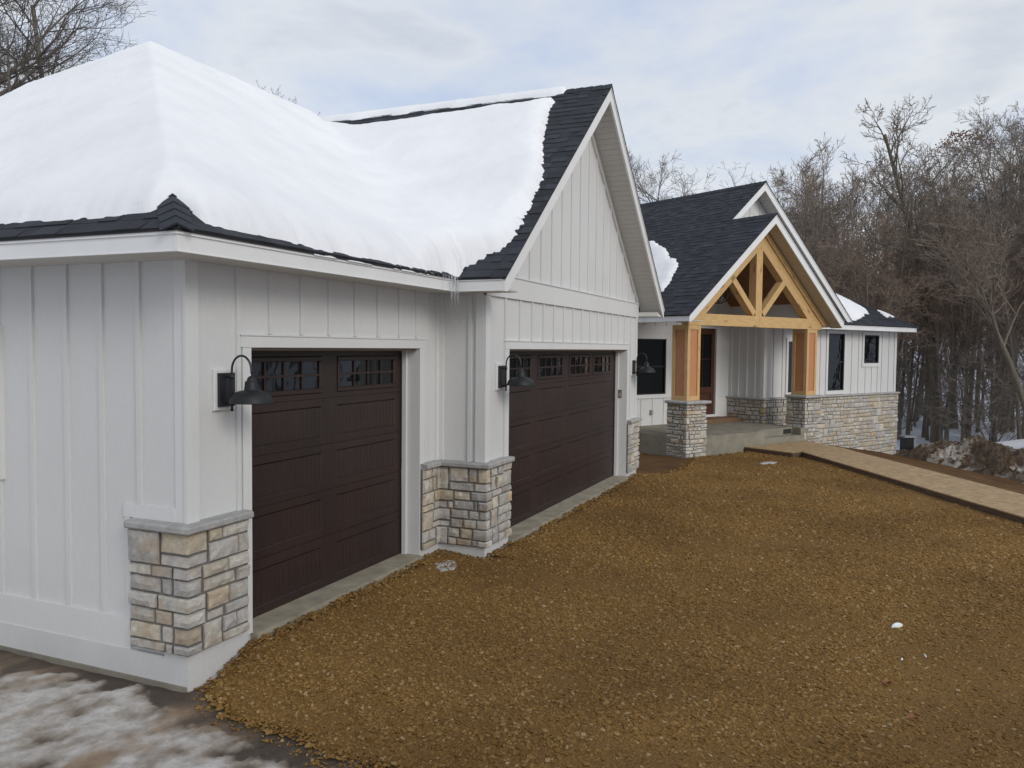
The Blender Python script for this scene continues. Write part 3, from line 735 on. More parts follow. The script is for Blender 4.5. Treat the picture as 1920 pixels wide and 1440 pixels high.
# entry door
a,b,c,e=DOOR; m=MB(); box(m,fe,a,b,-.10,-.06,c,e)
for (x0,x1,z0,z1) in ((a,a+.13,c,e),(b-.13,b,c,e),(a+.13,b-.13,c,c+.2),(a+.13,b-.13,e-.16,e),(a+.13,b-.13,1.15,1.32)): box(m,fe,x0,x1,-.06,-.035,z0,z1)
box(m,fe,a+.2,b-.2,-.06,-.045,c+.26,1.09)
door=tag(m.build('entry_door','door_wood',house),'dark stained wooden front door with upper glass')
p=MB(); p.add([fe.P(a+.13,-.055,1.32),fe.P(b-.13,-.055,1.32),fe.P(b-.13,-.055,e-.16),fe.P(a+.13,-.055,e-.16)],[(0,1,2,3)]); p.build('glass_pane','glass',door)
p=MB(); box(p,fe,a+.13,b-.13,-.055,-.04,2.08,2.10); box(p,fe,(a+b)/2-.01,(a+b)/2+.01,-.055,-.04,1.32,e-.16); p.build('muntin','door_wood',door)
p=MB(); box(p,fe,a+.045,a+.085,-.035,-.02,1.45,1.78); tube(p,[fe.P(a+.065,-.02,1.52),fe.P(a+.065,.03,1.53),fe.P(a+.065,.035,1.70),fe.P(a+.065,-.02,1.72)],.01,8); p.build('door_handle','black_metal',door)
# stone of the house
def hp2(p,q): v=hx(p,q); return (v.x,v.y)
def zwing():
    return stonework([hp2(5.0,2.85),hp2(5.0,1.7),hp2(11.85,1.7),hp2(11.85,3.0)],-1.25,1.0,.055,seed=21,out=.09,mod=.078,capout=.13,label='tall stone wainscot under the wing windows',warm=.03)
zwing()
# porch slab and step (notched)
m=MB(); fs=HF(0)
def hb(mb,p0,p1,q0,q1,z0,z1): box(mb,fs,p0,p1,-q1,-q0,z0,z1)
hb(m,.28,3.17,.30,2.849,-.5,.38); hb(m,3.17,5.0,.55,2.849,-.5,.3795); hb(m,3.1705,4.66,.30,.5495,-.5,.20); hb(m,4.66,5.0,.30,.5495,-.5,.379)
tag(m.build('porch_slab','concrete',house),'bare grey concrete porch slab with a notched step')
m=MB(); hb(m,4.28,4.62,.544,.56,.225,.345); m.build('riser_dark_panel','dark_panel_mat',house)  # thin dark rectangle set on the step riser, near its right end
m=MB(); hb(m,3.25,4.90,2.32,2.848,.3805,.49); m.build('door_step','mat_brown',house)
# ---------------------------------------------------------------- porch columns and truss
def column(p0,p1,q0,q1,sp0,sp1,sq0,sq1,zb,label,seed):
    root=None
    m=MB(); wd=.085
    # corner boards around two-piece box
    zt=2.90; z0=1.20
    for (a,b,c,e) in ((p0,p0+wd,q0,q0+wd),(p1-wd,p1,q0,q0+wd),(p0,p0+wd,q1-wd,q1),(p1-wd,p1,q1-wd,q1)): hb(m,a,b,c,e,z0,zt)
    for z in (z0,zt-.10):
        h=.10
        hb(m,p0+wd,p1-wd,q0+.003,q0+wd,z,z+h); hb(m,p0+wd,p1-wd,q1-wd,q1-.003,z,z+h); hb(m,p0+.003,p0+wd,q0+wd,q1-wd,z,z+h); hb(m,p1-wd,p1-.003,q0+wd,q1-wd,z,z+h)
    o=tag(m.build('porch_column','cedar',house),label)
    m=MB(); hb(m,p0+.024,p1-.024,q0+.024,q1-.024,z0+.05,zt-.05); m.build('inset_panel','red_cedar',o)
    path=[hp2(sp0,sq1),hp2(sp0,sq0),hp2(sp1,sq0),hp2(sp1,sq1)]
    # closed pier: outward offset .04 from these inner lines
    st,mo=veneer(path,zb,1.135,.045,.062,random.Random(seed)); st.build('stone_base','stone',o); mo.build('mortar','mortar',o)
    m=MB(); hb(m,sp0,sp1,sq0,sq1,zb,1.13); m.build('pier_core','mortar',o)
    m=MB(); capstone(m,[hp2(sp0,sq1),hp2(sp0,sq0),hp2(sp1,sq0),hp2(sp1,sq1)],1.135,1.198,.115,random.Random(seed+1),0); hb(m,sp0-.02,sp1+.02,sq0-.02,sq1+.05,1.14,1.197)
    m.build('cap_ledge','cap_stone',o)
    return o
column(.425,.855,.40,.86,.315,.905,.30,.86,-.12,'left timber porch column on a freestanding stone pier',31)
column(5.0,5.44,.40,.84,4.865,5.5,.34,.86,-.12,'right timber porch column on a stone pier by the steps',33)
tr=MB()
def hbx(mb,p0,p1,q0,q1,z0,z1): hb(mb,p0,p1,q0,q1,z0,z1)
hb(tr,.425,2.97,.395,.60,2.905,3.17); hb(tr,2.973,5.62,.393,.60,2.90,3.168)
# side beams back to the house
hb(tr,5.2,5.44,.60,1.69,2.95,3.16)
def quad(mb,pts,q0,q1): prism(mb,[hx(p,q0,z) for p,z in pts],V((E2[0],E2[1],0))*(q1-q0),uvdir=hx(pts[1][0],0,pts[1][1])-hx(pts[0][0],0,pts[0][1]))
sl2=.833
for sg in (1,-1):
    X=lambda p:3.0+sg*(p-3.0)
    # rafter, front face; lower end tucks onto the beam
    quad(tr,[(X(.34),2.972),(3.0,5.19),(3.0,4.82),(X(1.02),3.172),(X(.58),2.972)][:5],.40 if sg>0 else .401,.60)
    # outer trim board under the soffit
    quad(tr,[(X(.13),3.0),(3.0,5.355),(3.0,5.194),(X(.34),2.976)],.36 if sg>0 else .361,.44)
hb(tr,2.83,3.07,.397,.60,3.171,4.80)
def strut(pa,za,pb,zb_,w_=.15):
    d=V((pb-pa,zb_-za)); n=V((-d.y,d.x,0)) if False else None
    L_=math.hypot(pb-pa,zb_-za); nx,nz=-(zb_-za)/L_*w_/2,(pb-pa)/L_*w_/2
    quad(tr,[(pa+nx,za+nz),(pb+nx,zb_+nz),(pb-nx,zb_-nz),(pa-nx,za-nz)],.40,.585)
strut(1.93,4.06,2.80,3.22); strut(4.03,4.09,3.13,3.22)
# second truss against the wall plane inside
tag(tr.build('porch_truss','cedar',house),'honey-coloured timber gable truss of the porch')
m=MB()
for p0,sg in ((.43,1),(5.57,-1)):
    k=0; n_=int((3.0-.43)*math.hypot(1,s)/.14)
    c=hx(p0,.62,ZT2+s*.43-.38); u=V((sg*E1[0],sg*E1[1],s)).normalized(); v=V((E2[0],E2[1],0)); nn=V((0,0,.02))
    for k in range(n_+1):
        a=c+u*(k*.14); b=c+u*(k*.14+.134); prism(m,[a,a+v*2.22,b+v*2.22,b],nn,uvdir=v)
    prism(m,[c+V((0,0,.012)),c+v*2.22+V((0,0,.012)),c+v*2.22+u*3.35+V((0,0,.012)),c+u*3.35+V((0,0,.012))],nn,uvdir=v)
tag(m.build('porch_ceiling','plank_ceiling',house),'brown plank vaulted ceiling of the porch')
# outlets
def outlet(fr,sx,z,label):
    m=MB(); box(m,fr,sx-.04,sx+.04,.0,.05,z-.06,z+.06,bev=.008); o=m.build('outlet_cover','box_cover')
    tag(o,label,'outlet')
outlet(HF(2.83),1.86,.72,'grey weatherproof outlet low on the white wall below the tall window')
kp=Fr((10.01-.0,-.50),(0,-1),(-1,0)); m=MB(); box(m,kp,-.035,.035,.001,.03,1.46,1.60,bev=.006); 
o=tag(m.build('door_keypad','brown_jamb'),'small beige garage keypad on the right door jamb','keypad')
m=MB(); box(m,kp,-.026,.026,.03,.034,1.48,1.54); m.build('button_cover','box_cover',o)
# ---------------------------------------------------------------- lamps
def wall_lamp(fr,sx,label):
    base=fr.P(sx,0,1.9); root=empty('wall_lamp',base,label,'outdoor lamp','barn lamps beside the garage doors')
    m=MB(); box(m,fr,sx-.115,sx+.115,.0,.03,1.85,2.17,bev=.008); m.build('mounting_block','trim',root)
    m=MB(); box(m,fr,sx-.085,sx+.085,.03,.052,1.88,2.14,bev=.003); box(m,fr,sx-.078,sx+.078,.052,.056,1.887,2.133); m.build('back_plate','black_metal',root)
    m=MB(); P=lambda d,z: fr.P(sx,d,z); r0,r1=.095,.285
    pts=[P(r0,1.855),P(r0,2.0),P(r0,2.14)]; cc=(r0+r1)/2; R=(r1-r0)/2
    for k in range(1,16): a=math.pi*(1-k/16); pts.append(P(cc+R*math.cos(a),2.16+R*1.2*math.sin(a)))
    pts+= [P(r1,2.15),P(r1,2.10)]; tube(m,pts,.0085,10)
    for z in (1.905,2.11): tube(m,[P(.05,z),P(r0,z)],.008,8); tube(m,[P(r0,z-.016),P(r0,z+.016)],.014,10)
    tube(m,[P(r0,1.845),P(r0,1.858)],.012,8)
    m.build('gooseneck_arm','black_metal',root,True)
    m=MB(); c=fr.P(sx,r1,0)
    prof=[(.0,2.122),(.014,2.120),(.028,2.108),(.034,2.090),(.036,2.083),(.046,2.079),(.0475,2.074),(.054,2.016),(.058,2.012),(.088,2.007),(.114,1.998),(.135,1.983),(.151,1.963),(.161,1.938),(.1645,1.926),(.168,1.920),(.168,1.914),(.159,1.915),(.148,1.950),(.13,1.975),(.10,1.992),(.05,1.998),(0,1.998)]
    lathe(m,c,prof,40); o=m.build('lamp_shade','lamp_metal',root,True)
wall_lamp(GF1,.37,'dark barn lamp left of the single garage door, nearest the camera')
wall_lamp(GF2,4.28,'dark barn lamp on the wall between the two garage doors')
wall_lamp(GF2,10.42,'dark barn lamp right of the double garage door, in front of the black window')
# pendant lantern in the porch
pr=empty('porch_lantern',hx(3.0,1.65,4.9),'black round cage pendant lantern hanging inside the timber porch','lantern')
m=MB(); c=hx(3.0,1.65,3.82); R=.30
for k in range(4):
    a=math.pi*k/4; tube(m,[c+V((R*math.cos(a)*math.cos(t),R*math.sin(a)*math.cos(t),R*math.sin(t))) for t in [2*math.pi*j/24 for j in range(25)]],.009,6,False)
m.build('cage','black_metal',pr,True)
m=MB(); tube(m,[c+V((0,0,-.3)),c+V((0,0,.95))],.008,6)
for k in range(4):
    a=math.pi*k/2+.4; d=V((math.cos(a),math.sin(a),0)); tube(m,[c+V((0,0,-.16)),c+d*.09+V((0,0,-.13)),c+d*.09+V((0,0,-.02))],.009,6)
m.build('candle_arm','black_metal',pr,True)
for k in range(4):
    m=MB(); a=math.pi*k/2+.4; d=V((math.cos(a),math.sin(a),0)); tube(m,[c+d*.09+V((0,0,-.02)),c+d*.09+V((0,0,.06))],.016,8); m.build('bulb_holder','black_metal',pr,True)
# ---------------------------------------------------------------- snow on the roofs
def smax(a,b,k): 
    h=max(k-abs(a-b),0)/k; return max(a,b)+h*h*k*.25
def snow_patch(name,region,step,surf,edge,T,label,mat='roof_snow_mat',wE=.26):
    """height field on a roof: surf(x,y)->(roof z, snow base z); edge(x,y)->distance inside the patch"""
    x0,x1,y0,y1=region; nx=int((x1-x0)/step)+1; ny=int((y1-y0)/step)+1
    idx={}; vs=[]; fs=[]
    vals={}
    for i in range(nx):
        for j in range(ny):
            x=x0+i*step; y=y0+j*step; vals[i,j]=edge(x,y)
    def vid(i,j):
        if (i,j) in idx: return idx[i,j]
        x=x0+i*step; y=y0+j*step; e=vals[i,j]; rz,sz=surf(x,y)
        if e<=0: z=rz-.012
        else:
            u=min(e/wE,1); t=math.sqrt(max(0,1-(1-u)**2)); z=rz-.005+(sz-rz+T)*t+.0+noise.noise(V((x*.8,y*.8,3)))*.008*u+noise.noise(V((x*9,y*9,5)))*.007*u
        idx[i,j]=len(vs); vs.append((x,y,z)); return idx[i,j]
    for i in range(nx-1):
        for j in range(ny-1):
            if max(vals[i,j],vals[i+1,j],vals[i,j+1],vals[i+1,j+1])>0:
                fs.append((vid(i,j),vid(i+1,j),vid(i+1,j+1),vid(i,j+1)))
    m=MB(); m.v=vs; m.f=fs; m.c=[None]*len(fs); m.uv=[None]*len(fs)
    o=m.build(name,mat,None,True); return tag(o,label,'snow')
def zfront(x,y): return 3.12+.669*(y+.434)
def zleft(x,y): return 3.12+.751*(x+.5)
def zback(x,y): return 3.12+.669*(8.77-y)
def zg2(x,y): return 3.12+.815*(x-3.447) if x<7.3 else 3.12+.815*(11.153-x)
def smin(a,b,k): return -smax(-a,-b,k)
def surfG(x,y):
    hip=min(zfront(x,y),zleft(x,y),zback(x,y),6.2); hs=smin(smin(zfront(x,y),zleft(x,y),.05),smin(zback(x,y),6.22,.12),.08)
    if x>2.8: 
        z2=zg2(x,y); r=max(hip,z2) if (y>-.434 or x<3.447) else z2
        k_=max(.03,1.15*(1-(max(hs,z2)-3.1)/2.5)); sm=smax(hs,z2,k_)
        return r,max(sm,r-.02)
    return hip,hs
# right boundary of the patch on the cross gable: x as a function is awkward, use polyline of min-y for each x
RB=[(3.2,-.42),(3.61,-.47),(3.88,-.84),(4.2,-.87),(4.47,-.85),(5.19,-.77),(5.91,-.50),(6.67,-.26),(6.95,-.22)]
def interp(tab,x):
    if x<=tab[0][0]: return tab[0][1]
    for (a,b),(c,d) in zip(tab,tab[1:]):
        if x<=c: return b+(d-b)*(x-a)/(c-a)
    return tab[-1][1]
TB=[(-.3,7.0),(.0,7.0),(1.73,6.92),(2.45,6.85),(3.2,6.9),(4.4,7.25),(5.2,7.45),(20,7.5)]  # upper edge x(y) below the ridge
def edgeG(x,y):
    n1=noise.noise(V((x*2.3,y*2.3,0)))*.05+noise.noise(V((x*9,y*9,1)))*.025
    jag=.045*((x*1.62/.145)%1.0) if x>3.4 else 0
    e=[]
    # front eave
    yb=interp(RB,x) if x>3.2 else -.42
    if x<=3.2:
        yb+= .06*max(0,1-(x-.0)/1.2) if x<1.2 else 0
        e.append((y-yb)+n1)
    else: e.append((y-yb)*.9+n1*1.2+jag-.02)
    # left eave: ~ two courses of bare shingle
    e.append((x-(-.5)-.17+.02*math.sin(y*2))+n1*.8)
    # bare notch on the hip near the corner
    al=((x+.5)+(y+.434)*1.12)/1.5; pe=abs((x+.5)*1.12-(y+.434))/1.5; e.append((al+pe*1.1-.50)*.8+n1)
    xt=interp(TB,y); e.append((xt-x)*.9+n1*.7)
    return min(e)
snow_patch('roof_snow',(-.52,7.7,-1.0,5.2),.036,surfG,edgeG,.18,'thick snow blanket over the garage hip roof and its valley')
# thin snow strip lying along the garage gable ridge
def sr(x,y): 
    z=zg2(x,y); return z,z-.5*max(0,.12-abs(x-7.42))*0
snow_patch('ridge_snow',(7.12,8.4,-.6,5.1),.022,lambda x,y:(zg2(x,y),zg2(x,y)),lambda x,y:min(x-7.19,8.3-x,y+.35+.2*(x-7.3),(4.7-y)*.12)+noise.noise(V((x*3,y*3,0)))*.035,.085,'long thin snow strip along the ridge of the garage gable',wE=.07)
def hinv(x,y):
    dx,dy=x-HO.x,y-HO.y; return dx*E1[0]+dy*E1[1],dx*E2[0]+dy*E2[1]
def polydist(poly,x,y):
    ins=False; d=1e9; n=len(poly)
    for i in range(n):
        (ax,ay),(bx,by)=poly[i],poly[(i+1)%n]
        if (ay>y)!=(by>y) and x<(bx-ax)*(y-ay)/(by-ay)+ax: ins=not ins
        t=max(0,min(1,((x-ax)*(bx-ax)+(y-ay)*(by-ay))/((bx-ax)**2+(by-ay)**2))); d=min(d,math.hypot(x-ax-t*(bx-ax),y-ay-t*(by-ay)))
    return d if ins else -d
def house_snow(name,poly,zf,T,label,wE=.2,jag=.04,row=.11,axis=0):
    ws=[hx(p,q) for p,q in poly]; xs=[v.x for v in ws]; ys=[v.y for v in ws]
    def edge(x,y):
        p,q=hinv(x,y); r=(p if axis==0 else q)
        return polydist(poly,p,q)+jag*(((r/row)%1.0)-.5)+noise.noise(V((x*4,y*4,2)))*.07
    def surf(x,y): 
        p,q=hinv(x,y); z=zf(p,q); return z,z
    snow_patch(name,(min(xs)-.2,max(xs)+.2,min(ys)-.2,max(ys)+.2),.035,surf,edge,T,label,wE=wE)
house_snow('roof_snow',[(2.95,5.2),(2.55,3.6),(2.34,3.0),(1.93,2.4),(1.60,1.78),(1.08,1.52),(.70,1.42),(.55,2.4),(.5,5.2)],lambda p,q:ZT2+.82*p,.12,'rounded snow patch on the main roof slope beside the garage gable')
house_snow('roof_snow',[(8.2,1.40),(8.85,1.42),(9.7,1.62),(10.72,2.0),(10.6,2.5),(10.3,3.0),(8.0,3.2)],lambda p,q:ZT2+sw*(q-qe),.10,'snow patch on the wing roof right of the porch gable',axis=1)
house_snow('roof_snow',[(11.25,1.72),(11.75,1.72),(11.95,1.95),(11.75,2.5),(11.45,2.45)],lambda p,q:ZT2+sw*min(q-qe,we-p),.07,'small snow strip near the far corner of the wing roof',wE=.12,axis=1)
# ---------------------------------------------------------------- icicles along the front eave
ir=random.Random(4)
spots=[(3.32,.24,.010),(3.365,.28,.010),(3.40,.34,.012),(3.44,.22,.009),(3.27,.12,.008),(3.17,.10,.007),(3.30,.30,.012),(3.345,.33,.010),(3.385,.24,.010),(3.415,.20,.008),(3.43,.36,.012),(3.445,.30,.010),(3.46,.22,.009),(3.12,.20,.008),(2.93,.08,.006),(2.86,.05,.006),(3.20,.10,.006),(3.03,.07,.006),(2.74,.05,.005),(3.25,.16,.008)]
for i,(x,l,r_) in enumerate(spots):
    r_*=.55
    y=-.455-ir.uniform(0,.02); m=MB(); z0=3.125
    if x>3.42: y=-.47-.05*(x-3.42)*10
    pts=[(x+ir.uniform(-.002,.002),y,z0)]; n=7; rr=[r_]
    for k in range(1,n+1): pts.append((x+ir.uniform(-.003,.003),y+ir.uniform(-.003,.003),z0-l*k/n)); rr.append(max(.0012,r_*(1-k/n)**.8*ir.uniform(.8,1.15)))
    tube(m,pts,rr,7); o=m.build('icicle','ice',None,True)
    tag(o,'long clear icicle hanging from the eave at the roof valley' if l>=.16 else 'short clear icicle hanging from the garage eave left of the valley','icicle','icicles hanging at the garage eave')
# ---------------------------------------------------------------- terrain
def sst(a,b,x): t=max(0,min(1,(x-a)/(b-a))); return t*t*(3-2*t)
def sw_(x,y): return (x-10.77)*.475-(y+7.06)*.88
def GX(y):      # left edge of the gravel as a function of y
    return interp([(-12,-2.2),(-5,-1.05),(-3,-.68),(-1.9,-.46),(-1.2,-.36),(-.72,-.27),(-.35,-.13),(0,.0),(.5,.02)],y)
def T(x,y):
    s_=sw_(x,y); z=-.10-.165*max(0,min(s_,6.3)); 
    z-= 1.6*sst(13,30,s_); r=math.hypot(x+4.5,y+4.5); z+= 10.5*sst(48,125,r)+4*sst(120,400,r)
    b=x-GX(y); z-= .12*(1-sst(-.5,.4,b)) if x<9 else 0
    z+= noise.noise(V((x*.25,y*.25,9)))*min(.35,max(0,r-22)*.02)
    return z
def sheet(name,xs,ys,zf,mat,keep=None,smooth=True,kind='structure'):
    idx={}; vs=[]; fs=[]
    def vid(i,j):
        if (i,j) not in idx: idx[i,j]=len(vs); x,y=xs[i],ys[j]; vs.append((x,y,zf(x,y)))
        return idx[i,j]
    for i in range(len(xs)-1):
        for j in range(len(ys)-1):
            if keep is None or keep((xs[i]+xs[i+1])/2,(ys[j]+ys[j+1])/2): fs.append((vid(i,j),vid(i+1,j),vid(i+1,j+1),vid(i,j+1)))
    m=MB(); m.v=vs; m.f=fs; m.c=[None]*len(fs); m.uv=[None]*len(fs); o=m.build(name,mat,None,smooth); o['kind']=kind; return o
def spaced(a,b,c,d,fine,coarse):
    r=list(np.arange(b,c,fine)); x=b
    lo=[]; st=fine
    while x>a: st=min(st*1.35,coarse); x-=st; lo.append(x)
    hi=[]; x=r[-1]; st=fine
    while x<d: st=min(st*1.35,coarse); x+=st; hi.append(x)
    return lo[::-1]+r+hi
gx=spaced(-900,-6,34,900,1.0,60); gy=spaced(-900,-26,24,900,1.0,60)
o=sheet('snowy_ground',gx,gy,lambda x,y:T(x,y)-.06-.5*(1-sst(14,20,math.hypot(x-2,y+2))),'snow_mat')
# trampled icy yard left of the drive
def ice_parts(x,y):
    wx,wy=x*.95-y*.30,x*.30+y*.95
    f=noise.fractal(V((wx*2.3+5,wy*3.6,3)),.9,2.,7)*.42+noise.noise(V((wx*.6,wy*1.1,7)))*.25+noise.noise(V((wx*13,wy*13,2)))*.07
    v=x+(max(0,-y))*.27                                   # 0 at the wall and at the gravel edge
    f-= .55*sst(-.34,-.03,v); f+=.15
    br=noise.fractal(V((wx*.9+3,wy*2.0,9)),1.,2.,5)*.6+noise.noise(V((wx*5,wy*7,4)))*.12
    return f,br
def ice_z(x,y):
    f,br=ice_parts(x,y)
    return -.225+.013*sst(-.10,.06,f)+.010*sst(.10,.35,f)+noise.noise(V((x*1.3,y*1.3,1)))*.015+noise.noise(V((x*6,y*6,2)))*.008+noise.noise(V((x*19,y*19,2)))*.004
def mixt(a,b,t): return tuple(p+(q-p)*t for p,q in zip(a,b))
def yard():
    xs=spaced(-9,-3.6,.35,.8,.03,.3); ys=spaced(-9,-3.6,3.2,9,.03,.3)
    idx={}; vs=[]; fs=[]; cols=[]
    keep=lambda x,y: x<-.025 or (y<-.03 and x-GX(y)<.5)
    def vid(i,j):
        if (i,j) not in idx:
            x,y=xs[i],ys[j]; f,br=ice_parts(x,y); idx[i,j]=len(vs); vs.append((x,y,ice_z(x,y)))
            mud=mixt((.085,.062,.045),(.20,.140,.090),sst(-.35,.25,br+.5*f)); sn=mixt((.38,.32,.26),(.66,.63,.59),sst(.0,.30,f))
            c=mixt(mud,sn,sst(-.09,.07,f)); c=mixt(c,(.33,.225,.135),.85*sst(.02,.26,br)*sst(-.25,.0,f)); cols.append(c)
        return idx[i,j]
    for i in range(len(xs)-1):
        for j in range(len(ys)-1):
            if keep((xs[i]+xs[i+1])/2,(ys[j]+ys[j+1])/2): fs.append((vid(i,j),vid(i+1,j),vid(i+1,j+1),vid(i,j+1)))
    me=bpy.data.meshes.new('icy_yard'); me.from_pydata(vs,[],fs); a=me.color_attributes.new('Col','FLOAT_COLOR','POINT')
    a.data.foreach_set('color',[q for c in cols for q in (*c,1.)]); me.polygons.foreach_set('use_smooth',[True]*len(fs)); me.materials.append(M['dirty_ice'])
    o=bpy.data.objects.new('icy_yard',me); COL.objects.link(o); o['kind']='structure'
yard()
# brown soil beyond the walkway, by the slab
sheet('bare_soil',list(np.arange(4,30,.25)),list(np.arange(-24,3,.25)),lambda x,y:T(x,y)+.012+noise.noise(V((x*.9,y*.9,4)))*.03+noise.noise(V((x*3,y*3,4)))*.012,'soil',
      keep=lambda x,y: (-1.3<sw_(x,y)<7.5 and hinv(x,y)[1]<1.9 and hinv(x,y)[0]<15) or (10.5<x<16 and -3<y<1.5))
# gravel drive
def grav_in(x,y):
    b=x-GX(y); 
    e=min(b+noise.noise(V((x*3,y*3,0)))*.10, .75-sw_(x,y)+noise.noise(V((x*1.1,y*1.1,5)))*.9)
    if x<3.88: e=min(e,-.035-y if x<.66 or x>3.42 else -.075-y)
    elif x<10.75: e=min(e,-.64-y if (x<4.54 or x>10.02) else -.70-y)
    else:
        p,q=hinv(x,y); e=min(e,.24-q if p>.2 else 9)
        if p>4.8: e=min(e,.1-q)
        # mulch pocket between the garage corner and the slab
        k=math.hypot((x-12.3)/1.75,(y+.25)/1.05); e=min(e,(k-1)*.8+noise.noise(V((x*2,y*2,8)))*.15)
    return e
def grav_z(x,y):
    b=x-GX(y); z=-.052+.012*math.sin((x*.3+y*1.0)*2.1+noise.noise(V((x*.3,y*.3,6)))*3)*noise.noise(V((x*.2,y*.2,1)))+noise.noise(V((x*.5,y*.5,2)))*.022+noise.noise(V((x*1.7,y*1.7,2)))*.012
    z-= .165*max(0,min(sw_(x,y),6.3))
    z-= .17*(1-sst(-.05,.75,b))
    if x<10.8:                                     # slight heap against the sills
        dy=(-.08-y) if x<3.9 else (-.68-y)
        z+= .03*(1-sst(0,.5,dy))*(sst(.3,.9,b))
    return z
GXS=list(np.arange(-2.6,22,.12)); GYS=list(np.arange(-15,.2,.12))
gb=sheet('gravel_driveway',GXS,GYS,lambda x,y: grav_z(x,y)-.06*max(0,min(1,1-grav_in(x,y)/.10)) ,'gravel_base',keep=lambda x,y: grav_in(x,y)>-.06)
CAMP=(-4.536,-4.5419)
def dens(x,y):
    d=math.hypot(x-CAMP[0],y-CAMP[1]); a=math.degrees(math.atan2(y-CAMP[1],x-CAMP[0]))
    if a<-18 or a>62 or d<1.5: return 0
    if hinv(x,y)[0]>2.3 and sw_(x,y)>-1.35 and sw_(x,y)<0: return 0
    pk=noise.noise(V((x*.9+y*.25,y*.45,11)))+.5*noise.noise(V((x*2.7,y*2.7,12)))      # packed, fines-rich patches carry fewer loose stones
    return (1.0 if d<8 else max(.30,1-(d-8)*.1))*(1-.72*sst(.05,.42,pk))
# loose stones: points computed here, one instance each
pts=[];rots=[];scs=[]
def scatter(x0,x1,y0,y1,den):
    n=int((x1-x0)*(y1-y0)*den); xs=rng.uniform(x0,x1,n); ys=rng.uniform(y0,y1,n); us=rng.uniform(0,1,n)
    for x,y,u in zip(xs,ys,us):
        if u>dens(x,y): continue
        e=grav_in(x,y)
        if e<.02+.05*noise.noise(V((x*6,y*6,4))) and u>.22: continue
        if e<-.12: continue
        d=math.hypot(x-CAMP[0],y-CAMP[1]); k=1 if d<8 else min(1.45,1+(d-8)*.06)
        sc=(.0060+.0125*random.random()**2.2)*k*1.15
        pts.append((x,y,grav_z(x,y)-.006+random.random()*.009 if e>0 else max(grav_z(x,y)-.05,ice_z(x,y)+.006))); scs.append(sc)
scatter(-2.2,7,-7.5,0,3000); scatter(7,19,-10.5,0,1900); scatter(.5,7,-9.5,-7.5,900)
gm=bpy.data.meshes.new('gravel_stones'); gm.from_pydata(pts,[],[])
at=gm.attributes.new('sc','FLOAT','POINT'); at.data.foreach_set('value',scs)
go=bpy.data.objects.new('gravel_stones',gm); COL.objects.link(go)
tag(go,'loose crushed brown gravel covering the driveway','gravel',kind='stuff')
ng=bpy.data.node_groups.new('gravel','GeometryNodeTree')
ng.interface.new_socket('Geometry',in_out='INPUT',socket_type='NodeSocketGeometry'); ng.interface.new_socket('Geometry',in_out='OUTPUT',socket_type='NodeSocketGeometry')
gi=ng.nodes.new('NodeGroupInput'); gout=ng.nodes.new('NodeGroupOutput')
ico=ng.nodes.new('GeometryNodeMeshIcoSphere'); ico.inputs['Radius'].default_value=1; ico.inputs['Subdivisions'].default_value=2
# angular displacement of the unit stone
sp=ng.nodes.new('GeometryNodeSetPosition'); nz=ng.nodes.new('ShaderNodeTexVoronoi'); nz.inputs['Scale'].default_value=1.1
vm=ng.nodes.new('ShaderNodeVectorMath'); vm.operation='SCALE'; pos=ng.nodes.new('GeometryNodeInputPosition')
mr=ng.nodes.new('ShaderNodeMapRange'); mr.inputs['From Min'].default_value=0; mr.inputs['From Max'].default_value=.8; mr.inputs['To Min'].default_value=1.22; mr.inputs['To Max'].default_value=.70
ng.links.new(pos.outputs[0],nz.inputs['Vector']); ng.links.new(nz.outputs['Distance'],mr.inputs['Value']); ng.links.new(pos.outputs[0],vm.inputs[0]); ng.links.new(mr.outputs['Result'],vm.inputs['Scale'])
ng.links.new(ico.outputs['Mesh'],sp.inputs['Geometry']); ng.links.new(vm.outputs[0],sp.inputs['Position'])
sm_=ng.nodes.new('GeometryNodeSetMaterial'); sm_.inputs['Material'].default_value=M['gravel_stone']; ng.links.new(sp.outputs[0],sm_.inputs['Geometry'])
m2p=ng.nodes.new('GeometryNodeMeshToPoints'); inst=ng.nodes.new('GeometryNodeInstanceOnPoints')
ng.links.new(gi.outputs[0],m2p.inputs[0]); ng.links.new(m2p.outputs[0],inst.inputs['Points']); ng.links.new(sm_.outputs[0],inst.inputs['Instance'])
rv=ng.nodes.new('FunctionNodeRandomValue'); rv.data_type='FLOAT_VECTOR'; rv.inputs[0].default_value=(-.45,-.45,0); rv.inputs[1].default_value=(.45,.45,6.28)
rs=ng.nodes.new('FunctionNodeRandomValue'); rs.data_type='FLOAT_VECTOR'; rs.inputs[0].default_value=(.8,.6,.34); rs.inputs[1].default_value=(1.45,1.15,.62); rs.inputs['Seed'].default_value=5
na=ng.nodes.new('GeometryNodeInputNamedAttribute'); na.data_type='FLOAT'; na.inputs['Name'].default_value='sc'
vs2=ng.nodes.new('ShaderNodeVectorMath'); vs2.operation='SCALE'; ng.links.new(rs.outputs[0],vs2.inputs[0]); ng.links.new(na.outputs['Attribute'],vs2.inputs['Scale'])
ng.links.new(rv.outputs[0],inst.inputs['Rotation']); ng.links.new(vs2.outputs[0],inst.inputs['Scale']); ng.links.new(inst.outputs[0],gout.inputs[0])
md=go.modifiers.new('gravel','NODES'); md.node_group=ng
gm.materials.append(M['gravel_stone'])
